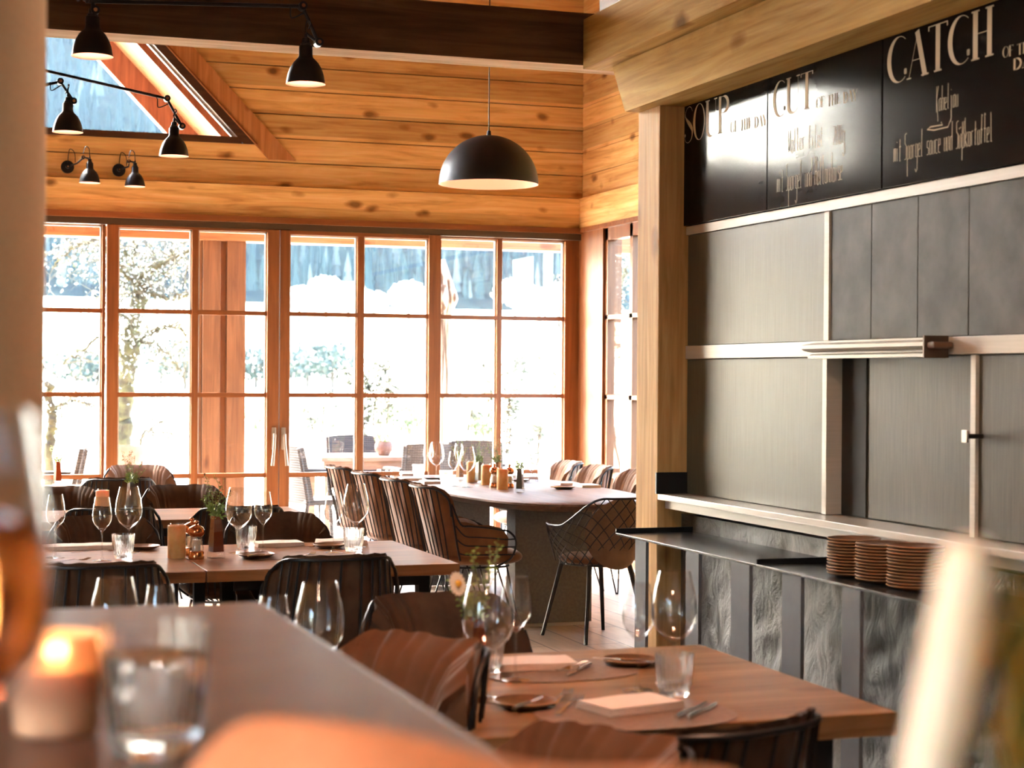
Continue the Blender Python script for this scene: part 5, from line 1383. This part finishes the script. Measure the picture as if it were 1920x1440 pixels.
px_tree('fruit_tree', 'gnarled mossy tree with pale blossom left of the timber posts', 20.5, [
    ([(226,905),(229,850),(231,790),(236,720),(243,660),(250,610),(262,560),(266,520)], 34, 26),
    ([(262,560),(252,525),(246,490),(255,455),(262,425)], 18, 9), ([(266,520),(290,500),(318,488),(345,478),(372,455)], 15, 6),
    ([(255,655),(272,630),(298,617),(322,612),(340,618),(352,640)], 10, 4), ([(262,540),(285,552),(318,560),(350,552)], 11, 5),
    ([(250,600),(232,592),(208,580),(190,560)], 10, 5), ([(264,530),(240,515),(222,505),(200,470),(192,430)], 14, 7),
    ([(200,470),(180,450),(150,460),(120,480),(100,500)], 7, 3), ([(246,490),(225,460),(205,430)], 8, 4), ([(318,488),(330,462),(350,440)], 6, 3),
    ([(240,690),(210,640),(185,632),(150,660),(120,680)], 7, 3), ([(258,640),(300,650),(335,690),(350,720)], 5, 2)], 5)
px_tree('fruit_tree', 'second mossy trunk next to the white column with one arching branch', 18.6, [
    ([(92,905),(94,850),(96,800),(98,770),(88,720)], 20, 14), ([(98,776),(112,760),(130,752),(150,753),(172,762)], 7, 3), ([(128,752),(140,740),(150,738)], 4, 2)], 9, tw=5, bsz=.012)
px_tree('fallen_branch', 'bare branch leaning above the planter', 19.4, [([(242,850),(262,825),(280,810),(300,808),(325,818),(345,828)], 5, 2), ([(262,825),(285,800),(308,788)], 4, 1.5), ([(272,812),(300,822),(320,820)], 2, 1)], 12, tw=1.5, bsz=.006, cat='branch')
px_tree('fruit_tree', 'mossy tree seen through the side window next to the post', 20.0, [
    ([(1166,905),(1162,830),(1158,760),(1152,690),(1150,620),(1160,560),(1172,500)], 13, 8), ([(1152,690),(1180,660),(1200,640)], 5, 2), ([(1150,600),(1140,560),(1150,520),(1165,480)], 6, 3), ([(1160,560),(1145,545),(1135,520)], 4, 2),([(1156,740),(1175,720),(1195,715)],4,2)], 15, tw=7)
# slim saplings with sparse leaves near the terrace
def sapling(label, stems, Y, seed, leafm, n=60, ls=.034):
    rg = random.Random(seed); base = onY(stems[0][0][0], stems[0][0][1], Y); base.z = ZG if Y < 19 else terr(base.x, Y); root = empty('sapling', tuple(base), 0, label, 'shrub', 'slim leafy saplings')
    a, b = bmesh.new(), bmesh.new()
    for st in stems:
        P = [onY(x, y, Y) - base for x, y in st]; P[0] = Vector((P[0].x*.4, 0, 0)) if P[0].z > .3 else P[0]; P = smoothpts(P, 6)
        tube(a, P, [.010-.007*i/len(P) for i in range(len(P))], 5)
        for k in range(n*2):
            i = rg.randrange(len(P)//4, len(P)); q = P[i] + Vector((rg.gauss(0,.06), rg.gauss(0,.06), rg.gauss(0,.05))); d = Vector((rg.gauss(0,1), rg.gauss(0,1), rg.gauss(.5,.7))).normalized(); u = d.orthogonal().normalized(); s_ = ls*rg.uniform(.6,1.4)
            b.faces.new([b.verts.new(v) for v in (q-d*s_, q+u*s_*.45, q+d*s_, q-u*s_*.45)])
            if k % 3 == 0: tube(a, [P[i], q], .0025, 3, caps=False)
    link('stems', a, mat('sapling bark', (.05,.04,.028), .9), root, True); o = link('leaves', b, leafm, root); o['kind'] = 'stuff'
M_sap = noisy('olive sapling leaves', (.03,.036,.014), (.07,.075,.035), 8, .8, bmp=0); M_sapp = noisy('grey green sapling leaves', (.09,.10,.065), (.16,.17,.12), 8, .8, bmp=0)
sapling('sapling with dark leaves behind the right muntin of the big window', [[(945,890),(950,820),(955,760),(962,700),(975,665)], [(940,890),(930,780),(915,720),(905,680)], [(945,890),(958,800),(975,730),(985,670)]], 17.6, 1, M_sap, 90)
sapling('sapling with pale stem left of the right muntin', [[(855,890),(856,820),(852,780),(862,740),(868,700)], [(855,850),(880,790),(895,770)]], 17.9, 2, M_sapp, 40)
sapling('shrub of pale twigs behind the wicker chairs in the left door leaf', [[(705,880),(700,800),(705,740),(715,700),(722,680)], [(700,880),(680,780),(665,720),(650,690)], [(706,880),(725,790),(730,740),(728,700)], [(702,880),(690,760),(690,700)]], 18.4, 3, M_sap, 75)
sapling('leafy shrub at the right end of the big window', [[(1050,890),(1048,800),(1040,700),(1048,600),(1046,520)], [(1046,890),(1035,760),(1020,640),(1025,560)]], 18.2, 4, M_sapp, 60)
sapling('low sprig in the third pane of the big window', [[(1005,890),(1008,850),(1012,815),(1018,800)], [(1004,890),(995,850),(985,820)]], 17.4, 5, M_sapp, 50)
sapling('thin twigs behind the heather pot', [[(600,890),(604,800),(610,750),(618,735)], [(600,890),(585,800),(575,770)]], 18.6, 6, M_sapp, 40)
# timber post pair and eave beam outside
YO = 15.0
p0, p1 = onY(372, 700, YO).x, onY(413, 700, YO).x; p2, p3 = onY(425, 700, YO).x, onY(460, 700, YO).x
zE = onY(600, 457, YO).z
root = empty('timber_post', ((p0+p3)/2, YO, ZG), 0, 'twin timber post on the terrace behind the left sliding door', 'post'); cx_ = (p0+p3)/2
link('post_half', BX(p0-cx_+.035, -.0, 0, p1-cx_, .16, zE-ZG+.1, bevel=.005), M_post_o if 'M_post_o' in globals() else wood('sunlit timber', (.10,.042,.017), (.145,.065,.027), (.19,.09,.04), 2, .55, .6), root)
link('post_half', BX(p2-cx_, -.0, 0, p3-cx_, .16, zE-ZG+.1, bevel=.005), wood('sunlit timber', (0,0,0), (0,0,0), (0,0,0)), root)
link('edge_board', BX(p0-cx_-.012, .03, 0, p0-cx_+.03, .20, zE-ZG+.1), wood('sunlit timber', (0,0,0), (0,0,0), (0,0,0)), root)
link('spacer_board', BX(p1-cx_, .07, 0, p2-cx_, .11, zE-ZG+.1), M_frame, root)
M_eave = wood('eave timber', (.22,.09,.035), (.31,.14,.055), (.38,.18,.075), 0, .55, .6)
struct('trim_13', BX(-7, YO-.02, zE, 9.5, YO+.2, zE+.35, bevel=.005), M_eave)
# porch roof slope seen through the slanted window
z_lo = 2.95; yf0, yf1 = YB+.16, 15.25
def sx_(z): return gx(z) + .22
bm = bmesh.new(); prism(bm, [(sx_(z_lo), yf0, z_lo), (sx_(5.6), yf0, 5.6), (sx_(5.6)+.12, yf0, 5.7), (sx_(z_lo)+.12, yf0, z_lo+.03)], (0, yf1-yf0, 0))
struct('porch_roof', bm, wood('porch boards', (.20,.085,.035), (.28,.13,.055), (.34,.17,.08), 0, .6, .6, .2, board_axis=1))
for i, (ya_, w_, dpt) in enumerate(((13.9,.16,.13),(15.12,.12,.20))):
    bm = bmesh.new(); prism(bm, [(sx_(z_lo), ya_, z_lo), (sx_(5.6), ya_, 5.6), (sx_(5.6)-dpt*1.3, ya_, 5.6), (sx_(z_lo)-dpt*1.3, ya_, z_lo)], (0, w_, 0))
    struct('trim_%d' % (14+i), bm, wood('rafter timber', (.16,.05,.022), (.23,.08,.036), (.29,.115,.055), 2, .55, .5))
# closed parasol
YU = 17.0; t_ = onY(826, 490, YU); root = empty('closed_parasol', (t_.x+.03, YU, ZG), 0, 'closed cream parasol standing on the terrace', 'parasol'); h = t_.z-ZG
bm = bmesh.new(); tube(bm, [(0,0,0),(0,0,h+.02)], .022, 10); link('pole', bm, mat('parasol pole', (.30,.20,.12), .5), root, True)
bm = bmesh.new()
def cf(u, v):
    a = 2*PI*u; z = h - v*(h-onY(830, 745, YU).z+ZG)
    r = .02 + (.105*min(1, v/.26) if v < .28 else .105-.062*min(1, (v-.28)/.12) - .015*(v-.4 if v > .4 else 0)); r *= 1+.20*math.cos(8*a+v*2)
    return Vector((r*math.cos(a)*1.05, r*math.sin(a), z))
grid(bm, cf, 48, 30, wrap=True); bmesh.ops.recalc_face_normals(bm, faces=bm.faces); link('folded_canopy', bm, noisy('cream canvas', (.07,.04,.022), (.42,.33,.24), 9, .8, stretch=(3,3,.15), bmp=.1, lo=.42, hi=.52), root, True)
bm = bmesh.new(); lathe(bm, [(0,0),(.2,0),(.2,.05),(.04,.08),(.03,.3),(0,.3)], 24); link('base', bm, M_anth, root, 40)
# terrace furniture
def wicker_chair(label):
    root = empty('wicker_chair', (0,0,0), 0, label, 'chair', 'wicker chairs on the terrace')
    def bf(u, v, o=0):
        x = (u-.5)*.50; return Vector((x, -.24 + .05*math.cos(PI*(u-.5)) *-1 - .10*v + o + .03, .42+.50*v - .015*(2*(u-.5))**2*v))
    bm = bmesh.new(); A = grid(bm, lambda u, v: bf(u, v, 0), 9, 7); B = grid(bm, lambda u, v: bf(u, v, .035), 9, 7)
    for i in range(8):
        bm.faces.new((A[i][0], A[i+1][0], B[i+1][0], B[i][0])); bm.faces.new((A[i][6], B[i][6], B[i+1][6], A[i+1][6]))
    for j in range(6):
        bm.faces.new((A[0][j], B[0][j], B[0][j+1], A[0][j+1])); bm.faces.new((A[8][j], A[8][j+1], B[8][j+1], B[8][j]))
    bmesh.ops.recalc_face_normals(bm, faces=bm.faces); link('backrest', bm, M_wicker, root, 30)
    link('seat', BX(-.25, -.24, .39, .25, .24, .44, bevel=.012), M_wicker, root)
    for s in (-1, 1):
        bm = bmesh.new(); tube(bm, smoothpts([(s*.27,-.27,.67),(s*.285,-.05,.675),(s*.285,.17,.665)], 4), .018, 8); link('armrest', bm, M_wicker, root, True)
        bm = bmesh.new(); tube(bm, [(s*.265,.22,0),(s*.275,.20,.42),(s*.285,.18,.665)], .019, 8); link('leg', bm, M_wicker, root, True)
        bm = bmesh.new(); tube(bm, [(s*.255,-.30,0),(s*.255,-.24,.42),(s*.255,-.33,.90)], .019, 8); link('leg', bm, M_wicker, root, True)
    return root
P_WI = Proto(wicker_chair('w'))
def wick(px, py_top, Y, rz, lab, sc=None):
    p = onY(px, py_top, Y); return P_WI.put((p.x, Y, ZG), R(rz), lab, sc=sc)
wick(672, 815, 17.9, 180, 'dark wicker chair facing the camera behind the heather pot table')
wick(785, 826, 16.1, 4, 'dark wicker chair seen from behind, beside the door stile')
wick(604, 822, 15.6, -80, 'wicker chair seen from the side, in front of the terrace table')
wick(904, 820, 16.8, -30, 'grey wicker chair back between the vases of the oval table')
wick(84, 828, 15.6, 88, 'wicker chair in profile beside the white column')
tl_, tr_ = onY(603, 858, 16.3), onY(800, 858, 16.3)
root = empty('terrace_table', ((tl_.x+tr_.x)/2, 16.75, ZG), 0, 'wooden terrace table behind the sliding door', 'table'); hx = (tr_.x-tl_.x)/2; zt_ = tl_.z-ZG
M_tt = wood('sun bleached table', (.16,.09,.06), (.21,.13,.09), (.26,.17,.125), 0, .5, .2)
link('table_top', BX(-hx, -.45, zt_-.04, hx, .45, zt_, bevel=.004), M_tt, root); link('apron', BX(-hx+.03, -.42, zt_-.12, hx-.03, .42, zt_-.042), M_tt, root)
for sx in (-1, 1):
    for sy in (-1, 1): link('leg', BX(sx*(hx-.08)-.035, sy*.36-.035, 0, sx*(hx-.08)+.035, sy*.36+.035, zt_-.12), M_tt, root)
q = onY(722, 857, 16.55); root = empty('flower_pot', (q.x, 16.6, zt_+ZG+.001), 0, 'round clay pot of pink heather on the terrace table', 'pot')
bm = bmesh.new(); lathe(bm, [(0,0),(.05,0),(.085,.05),(.088,.10),(.07,.14),(.062,.14),(.07,.10),(0,.09)], 28); link('pot', bm, noisy('rose clay', (.12,.06,.045), (.16,.085,.06), 12, .7), root, 50)
bm = bmesh.new(); leaves_cloud(bm, (0,0,.18), .10, .07, 420, .014, random.Random(4)); o = link('heather', bm, M_leaf, root); o['kind'] = 'stuff'
bm = bmesh.new(); leaves_cloud(bm, (0,0,.20), .105, .06, 160, .010, random.Random(5)); o = link('heather_blossoms', bm, M_pink_fl, root); o['kind'] = 'stuff'
q = onY(233, 892, 16.9); root = empty('planter', (q.x, 16.9, ZG), 0, 'large terracotta planter below the gnarled tree', 'planter')
zt2 = onY(233, 836, 16.9).z - ZG; bm = bmesh.new(); lathe(bm, [(0,0),(.13,0),(.155,.3),(.175,zt2-.14),(.195,zt2-.05),(.19,zt2),(.175,zt2),(.17,zt2-.06),(0,zt2-.08)], 36); link('pot', bm, noisy('faded terracotta', (.26,.12,.08), (.33,.165,.115), 8, .8), root, 50)
bm = bmesh.new(); lathe(bm, [(0,zt2-.075),(.168,zt2-.062)], 24); link('soil', bm, mat('soil', (.12,.09,.06), .95), root)
q = onY(1170, 870, 19.5); bm = bmesh.new(); bmesh.ops.create_icosphere(bm, subdivisions=4, radius=.5)
for v in bm.verts: v.co *= 1 + .12*math.sin(v.co.x*9)*math.cos(v.co.z*7+v.co.y*5); v.co.x *= .5; v.co.z *= .9
o = link('boulder', bm, noisy('pale rock', (.55,.50,.45), (.68,.64,.58), 3, .9), smooth=True); o.location = (q.x, 19.5, terr(q.x, 19.5)+.45); tag(o, 'pale boulder seen through the side window by the post', 'rock')

# ------------------------------------------------------------------ haze over the valley
hz = bpy.data.materials.new('valley haze'); hz.use_nodes = True; t = hz.node_tree; t.nodes.clear()
v = t.nodes.new('ShaderNodeVolumeScatter'); v.inputs['Color'].default_value = (.55,.78,1,1); v.inputs['Density'].default_value = .00018; v.inputs['Anisotropy'].default_value = .2
oo = t.nodes.new('ShaderNodeOutputMaterial'); t.links.new(v.outputs[0], oo.inputs['Volume'])
o = struct('valley_haze', BX(-300, 60, -5, 600, 700, 330), hz)

# unseen dome pendants added to brighten the bar table, column and front table
def fill_pendant(x, y, z, watt, label):
    root = empty('dome_pendant', (x, y, z), 0, label, 'lamp'); r = .22
    bm = bmesh.new(); lathe(bm, [(0, r)]+[(r*math.sin(R(a)), r*math.cos(R(a))) for a in range(6, 91, 6)], 40); link('dome_shade', bm, M_blackm, root, True)
    bm = bmesh.new(); lathe(bm, [(r, 0)]+[((r-.004)*math.sin(R(a)), (r-.004)*math.cos(R(a))) for a in range(90, 0, -6)]+[(0, r-.004)], 40); link('shade_lining', bm, M_shade_in, root, True)
    bm = bmesh.new(); tube(bm, [(0,0,r*.98), (0,0,ZC-z)], .004, 8); link('cable', bm, M_black, root, True)
    l = bpy.data.lights.new('pendant_fill_light', 'POINT'); l.energy = watt; l.color = (1,.74,.50); l.shadow_soft_size = .06
    o = bpy.data.objects.new('pendant_fill_light', l); COL.objects.link(o); o.location = (0,0,.03); o.parent = root
fill_pendant(-.35, .75, 2.05, 4, 'added fill pendant over the bar table, above the top of the view')
fill_pendant(1.55, 3.2, 2.62, 9, 'added fill pendant over the front right table, above the top of the view')
